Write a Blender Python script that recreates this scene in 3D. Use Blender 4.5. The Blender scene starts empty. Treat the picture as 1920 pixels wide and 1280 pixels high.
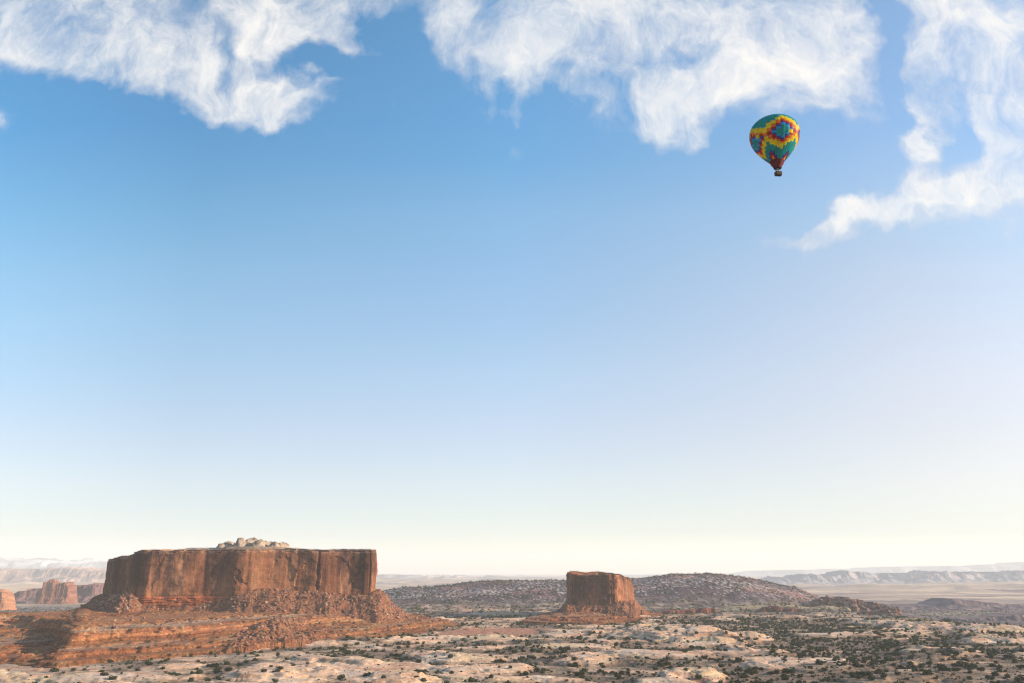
import bpy, math, random
import numpy as np
from mathutils import Vector, Matrix

random.seed(7)
R = math.radians
F, TH, HC = 1507.0, R(16.0), 75.0          # focal length in photo pixels, camera pitch, camera height
scn = bpy.context.scene
col = scn.collection

# ------------------------------------------------------------------ helpers
def el(py): return math.tan(TH + math.atan((640 - py) / F))         # z/Y of a photo row
def T(px, py=1120):
    dy = (640 - py) / F
    return ((px - 960) / F) / (math.cos(TH) - dy * math.sin(TH))
def zat(py, Y): return HC + Y * el(py)
def pt(px, py, Y): return np.array([T(px, py) * Y, Y, zat(py, Y)])
def gY(py, z=0.0): return (HC - z) / -el(py)                         # distance at which height z shows on row py
def ss(a, b, x):
    t = np.clip((x - a) / (b - a), 0, 1); return t * t * (3 - 2 * t)
def lerp(a, b, t): return a + (b - a) * t

_tabs = {}
def vnoise(x, y, seed=0):
    if seed not in _tabs:
        g = np.random.RandomState(1000 + seed); a = g.rand(256, 256) * 2 * np.pi
        _tabs[seed] = (np.cos(a).astype(np.float32), np.sin(a).astype(np.float32))
    gx, gy = _tabs[seed]
    x = np.asarray(x, np.float64); y = np.asarray(y, np.float64)
    xf = np.floor(x); yf = np.floor(y); xi = xf.astype(np.int64) & 255; yi = yf.astype(np.int64) & 255
    fx = (x - xf); fy = (y - yf); x1 = (xi + 1) & 255; y1 = (yi + 1) & 255
    u = fx * fx * fx * (fx * (fx * 6 - 15) + 10); v = fy * fy * fy * (fy * (fy * 6 - 15) + 10)
    a = gx[xi, yi] * fx + gy[xi, yi] * fy
    b = gx[x1, yi] * (fx - 1) + gy[x1, yi] * fy
    c = gx[xi, y1] * fx + gy[xi, y1] * (fy - 1)
    d = gx[x1, y1] * (fx - 1) + gy[x1, y1] * (fy - 1)
    return ((a + (b - a) * u) * (1 - v) + (c + (d - c) * u) * v) * 1.5
def fbm(x, y, o=4, seed=0, lac=2.03, gain=.5):
    s = 0; a = 1; n = 0
    for k in range(o):
        s = s + a * vnoise(x + 17.3 * k, y - 9.1 * k, seed + k); n += a
        x = x * lac; y = y * lac; a *= gain
    return s / n * 1.6
def ridged(x, y, o=4, seed=0):
    s = 0; a = 1; n = 0
    for k in range(o):
        s = s + a * (1 - np.abs(vnoise(x + 7.7 * k, y + 3.1 * k, seed + k)) * 1.6); n += a
        x = x * 2.1; y = y * 2.1; a *= .5
    return s / n
def billow(x, y, o=3, seed=0):
    s = 0; a = 1; n = 0
    for k in range(o):
        s = s + a * np.abs(vnoise(x + 7.7 * k, y + 3.1 * k, seed + k)) * 1.8; n += a
        x = x * 2.1; y = y * 2.1; a *= .45
    return s / n
def terrace(z, bounds, sharp=.82):
    """turn a smooth height into ledges: flat tread, steep riser between the given bed heights"""
    b = np.asarray(bounds, float)
    i = np.clip(np.searchsorted(b, z) - 1, 0, len(b) - 2)
    lo = b[i]; hi = b[i + 1]; t = np.clip((z - lo) / (hi - lo), 0, 1)
    r = np.where(t < sharp, t / sharp * .22, .22 + (t - sharp) / (1 - sharp) * .78)
    out = lo + (hi - lo) * r
    return np.where((z < b[0]) | (z > b[-1]), z, out)
def beds(z0, z1, lo, hi, seed):
    g = random.Random(seed); b = [z0]
    while b[-1] < z1: b.append(b[-1] + g.uniform(lo, hi))
    return b
def sdf(x, y, P):
    """signed distance to a closed polygon, positive inside"""
    P = np.asarray(P, float); d = np.full(np.shape(x), 1e18); ins = np.zeros(np.shape(x), bool)
    for k in range(len(P)):
        ax, ay = P[k]; bx, by = P[(k + 1) % len(P)]; ex, ey = bx - ax, by - ay
        t = np.clip(((x - ax) * ex + (y - ay) * ey) / (ex * ex + ey * ey), 0, 1)
        d = np.minimum(d, (x - ax - t * ex) ** 2 + (y - ay - t * ey) ** 2)
        c = ((ay > y) != (by > y)) & (x < (bx - ax) * (y - ay) / (by - ay + 1e-12) + ax)
        ins ^= c
    d = np.sqrt(d); return np.where(ins, d, -d)

def make_mesh(name, V, Fc, mat, colors=None, smooth=True, loc=(0, 0, 0), parent=None, slots=None):
    V = np.asarray(V, np.float32).reshape(-1, 3) - np.asarray(loc, np.float32)
    Fc = np.asarray(Fc, np.int32); k = Fc.shape[1]
    me = bpy.data.meshes.new(name)
    me.vertices.add(len(V)); me.vertices.foreach_set('co', V.ravel())
    me.loops.add(Fc.size); me.loops.foreach_set('vertex_index', Fc.ravel())
    me.polygons.add(len(Fc)); me.polygons.foreach_set('loop_start', np.arange(len(Fc), dtype=np.int32) * k)
    me.polygons.foreach_set('loop_total', np.full(len(Fc), k, np.int32))
    me.polygons.foreach_set('use_smooth', np.full(len(Fc), smooth))
    if isinstance(mat, (list, tuple)):
        for m in mat: me.materials.append(m)
    else: me.materials.append(mat)
    if slots is not None: me.polygons.foreach_set('material_index', np.asarray(slots, np.int32))
    me.update(calc_edges=True); me.validate()
    if colors is not None:
        a = me.attributes.new('rock', 'FLOAT_COLOR', 'POINT')
        c = np.ones((len(V), 4), np.float32); c[:, :3] = np.asarray(colors).reshape(-1, 3)
        a.data.foreach_set('color', c.ravel())
    o = bpy.data.objects.new(name, me); col.objects.link(o); o.location = loc
    if parent is not None:
        o.parent = parent; o.location = Vector(loc) - parent.location
    return o
def grid_faces(nr, nc, wrap=False, off=0):
    r = np.arange(nr - 1)[:, None]; c = np.arange(nc if wrap else nc - 1)[None, :]
    a = r * nc + c; b = r * nc + (c + 1) % nc
    return (np.stack([a, b, b + nc, a + nc], -1).reshape(-1, 4) + off)
def tag(o, label=None, cat=None, group=None, kind=None):
    if label: o['label'] = label
    if cat: o['category'] = cat
    if group: o['group'] = group
    if kind: o['kind'] = kind
    return o
def empty(name, loc):
    o = bpy.data.objects.new(name, None); col.objects.link(o); o.location = loc; o.empty_display_size = 5
    return o

# ------------------------------------------------------------------ node helpers
class NT:
    def __init__(s, tree): s.t = tree; s.n = tree.nodes; s.l = tree.links; s.n.clear()
    def new(s, typ, **kw):
        n = s.n.new(typ)
        for k, v in kw.items(): setattr(n, k, v)
        return n
    def put(s, sock, v):
        if isinstance(v, bpy.types.NodeSocket): s.l.new(v, sock)
        elif v is not None: sock.default_value = v
    def math(s, op, a, b=None, c=None, clamp=False):
        n = s.new('ShaderNodeMath', operation=op); n.use_clamp = clamp
        for i, v in enumerate((a, b, c)): s.put(n.inputs[i], v)
        return n.outputs[0]
    def vec(s, op, a, b=None):
        n = s.new('ShaderNodeVectorMath', operation=op)
        s.put(n.inputs[0], a); s.put(n.inputs[1], b)
        return n.outputs['Value'] if op in ('LENGTH', 'DOT_PRODUCT') else n.outputs[0]
    def noise(s, v, scale, detail=4, rough=.55, dist=0.0):
        n = s.new('ShaderNodeTexNoise'); s.put(n.inputs['Vector'], v); n.inputs['Scale'].default_value = scale
        n.inputs['Detail'].default_value = detail; n.inputs['Roughness'].default_value = rough
        n.inputs['Distortion'].default_value = dist
        return n.outputs['Fac']
    def noisec(s, v, scale, detail=3):
        n = s.new('ShaderNodeTexNoise'); s.put(n.inputs['Vector'], v); n.inputs['Scale'].default_value = scale
        n.inputs['Detail'].default_value = detail; return n.outputs['Color']
    def rng(s, v, a, b, c=0.0, d=1.0, smooth=True):
        n = s.new('ShaderNodeMapRange'); n.interpolation_type = 'SMOOTHSTEP' if smooth else 'LINEAR'
        s.put(n.inputs[0], v)
        for i, q in enumerate((a, b, c, d)): s.put(n.inputs[i + 1], q)
        return n.outputs[0]
    def mix(s, f, a, b, mode='MIX'):
        n = s.new('ShaderNodeMix', data_type='RGBA', blend_type=mode)
        s.put(n.inputs[0], f); s.put(n.inputs[6], a); s.put(n.inputs[7], b); return n.outputs[2]
    def scale(s, v, xyz):
        return s.vec('MULTIPLY', v, xyz)
def mat(name):
    m = bpy.data.materials.new(name); m.use_nodes = True; return m, NT(m.node_tree)
def finish(nt, color, rough=.95, bump=None, strength=.5, dist=1.0, translucent=None):
    b = nt.new('ShaderNodeBsdfPrincipled'); nt.put(b.inputs['Base Color'], color); nt.put(b.inputs['Roughness'], rough)
    b.inputs['Specular IOR Level'].default_value = .15
    if bump is not None:
        n = nt.new('ShaderNodeBump'); n.inputs['Strength'].default_value = strength; n.inputs['Distance'].default_value = dist
        nt.put(n.inputs['Height'], bump); nt.put(b.inputs['Normal'], n.outputs[0])
    o = nt.new('ShaderNodeOutputMaterial'); out = b.outputs[0]
    if translucent is not None:
        t = nt.new('ShaderNodeBsdfTranslucent'); nt.put(t.inputs[0], color)
        mx = nt.new('ShaderNodeMixShader'); mx.inputs[0].default_value = translucent
        nt.l.new(out, mx.inputs[1]); nt.l.new(t.outputs[0], mx.inputs[2]); out = mx.outputs[0]
    nt.l.new(out, o.inputs[0])

def rock_material(name, fine=.22, bscale=.25, bdist=1.2, contrast=.35, bstr=.6, fleck=0):
    """terrain: material colour comes from the 'rock' attribute (bed and soil colours), broken up by noise"""
    m, nt = mat(name)
    pos = nt.new('ShaderNodeNewGeometry').outputs['Position']
    at = nt.new('ShaderNodeAttribute', attribute_name='rock').outputs['Color']
    n1 = nt.noise(pos, fine, 6, .65); n2 = nt.noise(nt.scale(pos, (.4, .4, 2.2)), fine * 1.8, 4, .6)
    k = nt.math('ADD', nt.math('MULTIPLY', n1, 1.0), nt.math('MULTIPLY', n2, .7))
    f = nt.rng(k, .55, 1.15, 1 - contrast, 1 + contrast, False)
    if fleck: f = nt.math('MULTIPLY', f, nt.rng(nt.noise(pos, fine * 3.1, 5, .7), .42, .60, 1 - fleck, 1 + fleck * .4))
    sc = nt.vec('SCALE', at); sc.node.inputs['Scale'].default_value = 1; nt.l.new(f, sc.node.inputs['Scale'])
    h = nt.math('ADD', nt.noise(pos, bscale, 7, .65), nt.math('MULTIPLY', nt.noise(nt.scale(pos, (.35, .35, 3)), bscale, 4, .6), .8))
    finish(nt, sc, .95, h, bstr, bdist)
    return m
M_ground = rock_material('desert_ground', .22, .3, 1.0, .30, .55, .16)
M_bench = rock_material('bench_rock', .28, .3, 2.2, .40, .9, .3)
M_far = rock_material('far_land', .012, .01, 25, .35, .7)
M_mid = rock_material('mesa_rock', .06, .06, 6, .30, .7)

def cliff_material(name, base, pale, dark, zbreak, ztop, streak=.16, capz=6.):
    m, nt = mat(name)
    pos = nt.new('ShaderNodeNewGeometry').outputs['Position']
    at = nt.new('ShaderNodeAttribute', attribute_name='rock').outputs['Color']
    sx = nt.new('ShaderNodeSeparateXYZ'); nt.l.new(pos, sx.inputs[0]); z = sx.outputs[2]
    warp = nt.vec('ADD', pos, nt.scale(nt.noisec(pos, .03, 3), (10, 10, 0)))
    s1 = nt.noise(nt.scale(warp, (1, 1, .045)), streak, 9, .72)           # long drips
    s2 = nt.noise(nt.scale(warp, (1, 1, .07)), streak * .28, 4, .55)      # broad stained panels
    s3 = nt.noise(nt.scale(warp, (1, 1, .02)), streak * 3.2, 4, .6)
    c = nt.mix(nt.math('MULTIPLY', nt.rng(s1, .47, .66), nt.rng(s2, .62, .40)), base, pale)
    c = nt.mix(nt.math('MULTIPLY', nt.rng(s3, .48, .68), .16), c, pale)
    hz = nt.rng(z, zbreak, ztop, -.02, .08, False)                        # varnish is stronger towards the rim it runs from
    c = nt.mix(nt.math('MULTIPLY', nt.rng(nt.math('ADD', s2, hz), .50, .66), .85), c, dark)
    c = nt.mix(nt.math('MULTIPLY', nt.rng(nt.math('ADD', s1, hz), .60, .72), .5), c, dark)
    n = nt.noise(pos, .14, 9, .75)
    c = nt.mix(.6, c, nt.mix(nt.rng(n, .35, .65), (.55, .55, .55, 1), (1.35, 1.3, 1.25, 1)), 'MULTIPLY')
    c = nt.mix(1.0, c, at, 'MULTIPLY')
    h = nt.math('ADD', nt.noise(nt.scale(pos, (1, 1, .6)), .25, 9, .72), nt.math('MULTIPLY', nt.noise(nt.scale(pos, (.2, .2, 2.5)), .25, 4, .6), .35))
    finish(nt, c, .9, h, .7, 2.2)
    return m

# ------------------------------------------------------------------ terrain height
TPX = lambda *a: [T(p) for p in a]
crest_px = [600, 730, 800, 900, 1000, 1060, 1200, 1260, 1330, 1400, 1450, 1490, 1525, 1570, 1640]
crest_py = [1118, 1108, 1104, 1093, 1091, 1090, 1087, 1080, 1077, 1084, 1096, 1105, 1120, 1135, 1150]
crest_t = np.array([T(p) for p in crest_px]); crest_z = np.array([zat(p, 2400) for p in crest_py])
DOMES = []   # (x, Y, rx, ry, h, rot)
def dome(px, py, w, d, h, rot=0):
    Y = gY(py, 2); DOMES.append((T(px, py) * Y, Y, w, d, h, R(rot)))
dome(1290, 1190, 82, 120, 11, 20); dome(1210, 1188, 60, 80, 6); dome(1420, 1222, 50, 40, 6); dome(1830, 1180, 75, 70, 9, -10)
dome(1740, 1172, 60, 60, 7); dome(1640, 1166, 70, 50, 7); dome(1560, 1152, 90, 50, 6); dome(1390, 1152, 70, 50, 6)
dome(1500, 1235, 45, 30, 4); dome(1250, 1272, 34, 22, 6); dome(1320, 1268, 36, 26, 7); dome(470, 1262, 40, 30, 7); dome(590, 1256, 60, 26, 5)
dome(250, 1268, 60, 30, 4); dome(930, 1250, 34, 28, 5); dome(1100, 1236, 60, 30, 5); dome(1040, 1212, 80, 40, 4); dome(1760, 1222, 60, 40, 6)
dome(790, 1270, 40, 20, 5); dome(1890, 1200, 70, 60, 8)
BED_NEAR = beds(-60, 60, 1.3, 3.6, 3)

def plateau_edge(t):
    return np.interp(t, [-1.2, -.62, -.5, -.3, -.1, .3, .36, .41, .46, .52, .6, 1.2], [1500, 1500, 1600, 2600, 3400, 3400, 2600, 1640, 1600, 1420, 1300, 1200])
def ground_parts(x, y):
    Y = np.maximum(np.abs(y), 1.0); t = np.where(y > 0, x / Y, 9.)
    r = np.hypot(x, y)
    wx = x + 25 * fbm(x / 120, y / 120, 3, 40); wy = y + 25 * fbm(x / 120, y / 120, 3, 44)
    e = plateau_edge(np.clip(t, -1.2, 1.2)) * (1 + .05 * fbm(x / 160, y / 160, 3, 50))
    low = ss(e, e * 1.22, r if np.ndim(r) else r)
    hillz = np.interp(t, crest_t, crest_z, left=-30, right=-30)
    hill = ss(1750, 2400, y) * (1 - ss(2500, 3300, y)) * ss(T(640), T(760), t) * (1 - ss(T(1540), T(1640), t))
    z = -42 * low
    z = np.where(hill > 0, lerp(z, np.maximum(hillz, z), hill), z)
    # near rock relief
    near = 1 - ss(1700, 2600, r)
    rel = 7.0 * billow(wx / 130, wy / 85, 3, 60) + 4.5 * fbm(wx / 240, wy / 170, 2, 66) + 1.0 * billow(wx / 38, wy / 26, 2, 68) - 3.5
    wq = fbm(x / 30, y / 26, 3, 63)
    for (dx, dy, rx, ry, h, a) in DOMES:
        ca, sa = math.cos(a), math.sin(a)
        u = ((wx - dx) * ca + (wy - dy) * sa) / rx; v = (-(wx - dx) * sa + (wy - dy) * ca) / ry
        q = u * u + v * v
        rel = np.maximum(rel, rel * .45 + h * np.clip(1 - q + .35 * wq, 0, 1) ** .75)
    sand = ss(.0, 1.0, 1 - np.abs(np.hypot((t - T(930)) / .105, (r - 1120 - 300 * (t - T(930))) / 125)))  # red flat between the buttes
    rel = lerp(rel, -.6, sand)
    rel_t = terrace(rel + .9 * fbm(x / 18, y / 14, 4, 70), BED_NEAR, .72)
    rock = ss(-.5, 1.3, .45 * rel - .4 + np.interp(t, [-.6, -.2, .2, .35, .6], [1.0, .4, .1, -.8, -.7]) + 3.2 * fbm(x / 85, y / 55, 4, 75))
    rough = .35 * fbm(x / 7, y / 7, 3, 80) * near
    z = z + near * lerp(rel, rel_t, .85) + rough
    # hill and middle plain
    mid = ss(1500, 2000, r)
    z = z + mid * (1 - ss(4000, 6000, r)) * (3.5 * fbm(x / 90, y / 140, 4, 85) + 6 * hill * ridged(x / 160, y / 220, 4, 90))
    far = ss(3500, 7000, r)
    z = z + far * (26 * fbm(x / 1400, y / 900, 5, 95) + 30 * ss(.62, .95, ridged(x / 2600, y / 1300, 4, 99)) )
    return z, rock, sand, low, hill, near, rel, far, t, r
def ground_h(x, y): return ground_parts(np.asarray(x, float), np.asarray(y, float))[0]

def slope_of(X, Yg, Z):
    """rise per metre on a structured grid"""
    def g(A, ax): return np.gradient(A, axis=ax)
    xu, yu, zu = g(X, 0), g(Yg, 0), g(Z, 0); xv, yv, zv = g(X, 1), g(Yg, 1), g(Z, 1)
    nx = yu * zv - zu * yv; ny = zu * xv - xu * zv; nz = xu * yv - yu * xv
    return np.hypot(nx, ny) / (np.abs(nz) + 1e-9)
C = lambda *a: np.array(a)[None, None, :]
def mixc(a, b, f): return a + (b - a) * np.asarray(f)[..., None]

_g = np.random.RandomState(31); _bz = np.cumsum(_g.rand(400) ** 1.6 * 1.5 + .25) - 60; _bv = 1 + .38 * (_g.rand(400) - .5) * 2 - .45 * (_g.rand(400) < .16)
def bedval(z): return np.interp(z, _bz, _bv)          # brightness of each thin bed of the layered red rock
def ground_color(x, y, Z, parts, sl):
    z, rock, sand, low, hill, near, rel, far, t, r = parts
    n1 = fbm(x / 45, y / 30, 4, 110); n2 = fbm(x / 9, y / 9, 3, 115); n3 = fbm(x / 300, y / 160, 4, 120)
    cream = mixc(C(.66, .395, .25), C(.57, .405, .295), ss(-.1, .5, n1)); cream = mixc(cream, C(.40, .255, .175), ss(.15, .5, n2) * .45); cream = mixc(cream, C(.40, .20, .12), ss(.2, .55, fbm(x / 60, y / 22, 4, 118)) * .7)
    cream = mixc(cream, C(.60, .42, .24), ss(.15, .6, fbm(x / 70, y / 50, 3, 125)) * .7)
    cream = cream * (bedval(rel * 1.5 + .5 * n1 + 11)[..., None] ** .55)
    soil = mixc(C(.235, .14, .09), C(.15, .11, .075), ss(-.4, .4, n2))
    soil = mixc(soil, C(.40, .27, .18), ss(.05, .5, n1) * .6)
    c = mixc(soil, cream, rock)
    led = ss(.35, .9, sl) * near                                  # exposed edges of the red-brown bed under the pale one
    c = mixc(c, mixc(C(.26, .125, .075), C(.40, .22, .10), ss(-.3, .3, n1)), led * .75)
    c = mixc(c, C(.43, .19, .115), ss(.1, .6, sand) * (1 - .4 * ss(0, .5, n2)))
    # middle plain and hill: purplish brown shrub land with pale ledges
    plain = mixc(C(.115, .08, .07), C(.30, .215, .115), ss(.15, .5, n3))
    plain = mixc(plain, C(.44, .37, .30), ss(.2, .5, fbm(x / 16, y / 60, 4, 130)) * .6)
    hl = mixc(C(.08, .048, .055), C(.47, .37, .32), ss(.06, .36, fbm(x / 8, y / 24, 5, 135) + .45 * n3) * .85)
    hl = mixc(hl, C(.24, .105, .09), ss(.1, .5, fbm(x / 200, y / 120, 3, 138)) * .6)
    c = mixc(c, plain, ss(1350, 1750, r) * np.clip(1 - rock * .3 * near, 0, 1))
    c = mixc(c, hl, ss(.05, .4, hill))
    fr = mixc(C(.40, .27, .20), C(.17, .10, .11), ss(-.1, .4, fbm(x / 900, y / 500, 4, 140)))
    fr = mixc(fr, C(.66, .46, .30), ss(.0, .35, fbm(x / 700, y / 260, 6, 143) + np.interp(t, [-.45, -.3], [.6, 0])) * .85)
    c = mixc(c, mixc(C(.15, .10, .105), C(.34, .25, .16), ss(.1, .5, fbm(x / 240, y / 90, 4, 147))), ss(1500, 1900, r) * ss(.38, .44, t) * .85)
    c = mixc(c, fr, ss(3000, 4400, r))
    return c

def build_ground():
    cam_t = np.tan(np.linspace(math.atan(-1.0), math.atan(1.0), 1500)) if False else None
    th = np.linspace(R(-44), R(44), 1500)
    r = np.concatenate([np.exp(np.linspace(math.log(330), math.log(2700), 760, endpoint=False)), np.exp(np.linspace(math.log(2700), math.log(42000), 330))])
    RR, TT = np.meshgrid(r, th, indexing='ij')
    X = RR * np.sin(TT); Y = RR * np.cos(TT)
    parts = ground_parts(X, Y); Z = parts[0]
    sl = slope_of(X, Y, Z); c = ground_color(X, Y, Z, parts, sl)
    V = [np.stack([X, Y, Z], -1).reshape(-1, 3)]; Cc = [c.reshape(-1, 3)]; Fa = [grid_faces(*X.shape)]
    off = X.size
    # the rest of the circle and the land under the camera, coarser
    for (a0, a1, n, rr) in ((R(44), R(316), 180, np.exp(np.linspace(math.log(2), math.log(42000), 140))), (R(-44), R(44), 60, np.linspace(2, 330, 60))):
        RR, TT = np.meshgrid(rr, np.linspace(a0, a1, n), indexing='ij')
        X = RR * np.sin(TT); Y = RR * np.cos(TT); parts = ground_parts(X, Y); Z = parts[0]
        c = ground_color(X, Y, Z, parts, slope_of(X, Y, Z))
        V.append(np.stack([X, Y, Z], -1).reshape(-1, 3)); Cc.append(c.reshape(-1, 3)); Fa.append(grid_faces(*X.shape, off=off)); off += X.size
    Fa = np.concatenate(Fa)[:, ::-1]
    V = np.concatenate(V)
    o = make_mesh('ground', V, Fa, M_ground, np.concatenate(Cc)); tag(o, kind='structure')
    return float(V[:, 2].min())
ZMIN = build_ground()

# ------------------------------------------------------------------ cliffs
def smooth_poly(P, step, it=2):
    P = np.asarray(P, float)
    for _ in range(it):
        Q = np.roll(P, -1, 0); P = np.stack([P * .8 + Q * .2, P * .2 + Q * .8], 1).reshape(-1, 2)
    Q = np.vstack([P, P[:1]]); L = np.r_[0, np.cumsum(np.hypot(*np.diff(Q, axis=0).T))]
    n = int(L[-1] / step); s = np.linspace(0, L[-1], n, endpoint=False)
    return np.stack([np.interp(s, L, Q[:, 0]), np.interp(s, L, Q[:, 1])], 1), s
def build_cliff(name, P, z0, zb, z1, mat_, seed, parent, topf, step=1.3, tscale=1., scars=(), capw=5., batter=.035, capcol=(1.45, 1.9, 2.3), captint=.6, panels=(), crackgap=26., it=1, rimn=.9):
    """ring-by-ring wall: rough lower beds (z0..zb), sheer face (zb..z1), stepped cap beds, then the top surface; topf(x,y) = rim height"""
    B, s = smooth_poly(P, step, it)
    d = np.roll(B, -1, 0) - np.roll(B, 1, 0); d /= np.hypot(*d.T)[:, None]
    area = np.sum(B[:, 0] * np.roll(B[:, 1], -1) - np.roll(B[:, 0], -1) * B[:, 1])
    nrm = np.stack([d[:, 1], -d[:, 0]], 1) * (1 if area > 0 else -1)
    cen = B.mean(0); rim = topf(B[:, 0], B[:, 1])
    px, py = B[:, 0], B[:, 1]
    q = px * .8 + py * .6; q2 = px * .6 - py * .8           # along-wall coordinates continuous in space
    flute = 3.0 * fbm(px / 70, py / 70, 2, seed) + .8 * fbm(px / 15, py / 15, 3, seed + 5)
    ridge = 1.1 * np.clip(ridged(px / 60, py / 60, 2, seed + 9) - .78, 0, 1) * 6
    gr_ = np.random.RandomState(seed); crk = np.zeros(len(px)); Ltot = s[-1]
    for _ in range(int(Ltot / crackgap)):                  # vertical joints
        s0 = gr_.rand() * Ltot; dd_ = np.abs((s - s0 + Ltot / 2) % Ltot - Ltot / 2); crk -= (1 + 2.4 * gr_.rand()) * np.exp(-(dd_ / (1.0 + 1.2 * gr_.rand())) ** 2)
    rim = rim + rimn * np.round(1.6 * fbm(px / 14, py / 14, 2, seed + 90))
    rows = []; cols = []
    nv = int((z1 - z0) / 1.2)
    zs = np.linspace(z0, z1, nv)
    for z in zs:
        f = (z - z0) / (z1 - z0); zz = z0 + (rim - z0) * f
        up = ss(zb - 1, zb + 1.5, z)
        mod = fbm(q / 38, zz / 34 + 0 * q, 3, seed + 20) * 2.4 + fbm(q2 / 12, zz / 14, 3, seed + 24) * .8
        out = (flute - ridge) * tscale * (.65 + .35 * up) + mod * tscale
        lowr = (1 - up) * (2.6 - 1.6 * np.abs(np.sin(zz * 1.1 + fbm(q / 20, zz / 6, 2, seed + 30))) + 1.6 * fbm(q / 7, zz / 3.5, 3, seed + 33) + 2.2 * (zb - z) / max(zb - z0, 1))
        notch = -1.6 * np.exp(-((z - zb) / 1.1) ** 2)
        ou = out + lowr + notch - batter * max(0, z - zb) * 1.0
        for (a, b, za, zb2, depth, lean) in scars:          # scars where slabs fell: arched hollows
            cx = (a + b) / 2 + lean * (z - za); w = (b - a) / 2
            u = np.clip(np.abs(px - cx + 4 * fbm(q / 12, zz / 9, 3, seed + 70)) / w, 0, 2); arch = zb2 - (zb2 - za) * .6 * u ** 2.5 + 3 * fbm(q / 8, zz / 8, 2, seed + 72)
            ins = ss(0, 1.2, arch - z) * ss(0, 1.5, z - za) * (u < 1)
            ou = ou - .5 * depth * ins * (py < cen[1])
        ou = ou + crk * up * (.4 + .6 * ss(.35, .6, .5 + fbm(q / 40, zz / 25, 2, seed + 80)))
        tp = ss(z1 - capw, z1 - capw + .8, z)
        ou = ou - tp * (.6 + 1.2 * fbm(q / 9, zz / 2.5, 2, seed + 41)) - ss(z1 - capw * .45, z1 - capw * .3, z) * 1.0 + .8 * np.sin(zz * 2.3) * tp
        rows.append(np.stack([px + nrm[:, 0] * ou, py + nrm[:, 1] * ou, zz], 1))
        lc = np.ones((len(px), 3)) * (1 + .12 * np.clip(crk, -3.5, 0) * up)[:, None]
        lb = (1 - up)[None] if np.ndim(up) else (1 - up)
        lc = lc * (1 - lb) + lb * np.array([1.25, .92, .78]) * bedval(zz + .8 * fbm(q / 30, zz / 9, 2, seed + 50))[:, None]
        pxp = 960 + 1567 * px / py
        for (a, b, fac, za, zb3) in panels:               # desert varnish, bleached drips; on the small butte also painted sun and shade
            e_ = 5 * fbm(q / 3.0, zz / 45, 3, seed + 55) + 4 * fbm(q / 18, zz / 18, 3, seed + 57)
            w_ = ss(a - 3, a + 3, pxp + e_) * (1 - ss(b - 3, b + 3, pxp + e_)) * ss(za - 6, za + 6, zz + 1.6 * e_) * (1 - ss(zb3 - 6, zb3 + 6, zz + 1.6 * e_)) * up * (py < cen[1])
            lc = lc * (1 - w_[:, None]) + lc * w_[:, None] * np.array(fac)
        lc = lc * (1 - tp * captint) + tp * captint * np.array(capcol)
        rows_c = lc; cols.append(rows_c)
    last = rows[-1]
    for k in range(1, 26):
        g = (k / 25) ** 1.25
        xx = last[:, 0] + (cen[0] - last[:, 0]) * g; yy = last[:, 1] + (cen[1] - last[:, 1]) * g
        zt = topf(xx, yy) * g * 1 + last[:, 2] * (1 - g) + (1.0 * fbm(xx / 12, yy / 12, 3, seed + 60) + .8) * min(1, g * 6)
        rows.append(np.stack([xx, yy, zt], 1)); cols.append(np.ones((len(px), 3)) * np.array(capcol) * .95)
    V = np.array(rows); Cc = np.array(cols)
    Fa = grid_faces(V.shape[0], V.shape[1], wrap=True)
    if area < 0: Fa = Fa[:, ::-1]
    return make_mesh(name, V.reshape(-1, 3), Fa, mat_, Cc, smooth=False, loc=tuple(parent.location), parent=parent)

P2 = lambda *pts: [(T(p, y) * Y, Y) for (p, y, Y) in pts]
# --- big butte
big_cliff = P2((188, 1100, 1235), (212, 1100, 1170), (262, 1110, 1128), (330, 1110, 1132), (400, 1110, 1142), (450, 1110, 1136), (520, 1110, 1158), (600, 1110, 1166), (650, 1110, 1182), (690, 1110, 1180), (707, 1105, 1200)) + [(-214, 1290), (-330, 1335), (-480, 1345), (-612, 1300)]
def big_rim(x, y):
    t = x / y
    return np.interp(t, TPX(188, 203, 225, 245, 300, 420, 540, 600, 680, 690, 707), [zat(1048, 1190), zat(1044, 1180), zat(1040, 1170), zat(1032, 1160), zat(1031.5, 1160), zat(1030, 1160), zat(1028.5, 1165), zat(1031.5, 1170), zat(1031.5, 1180), zat(1028.5, 1180), zat(1030, 1190)])
BIG0 = empty('sandstone_butte', (-400, 1230, 0))
tag(BIG0, 'long flat topped red sandstone butte with pale domed rocks on its summit', 'butte')
M_big = cliff_material('butte_cliff_rock', (.225, .086, .040, 1), (.35, .175, .088, 1), (.070, .028, .020, 1), 44, 108, .10)
zb_big = zat(1116.5, 1140)
xs = lambda p, Y=1145: T(p, 1090) * Y
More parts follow.
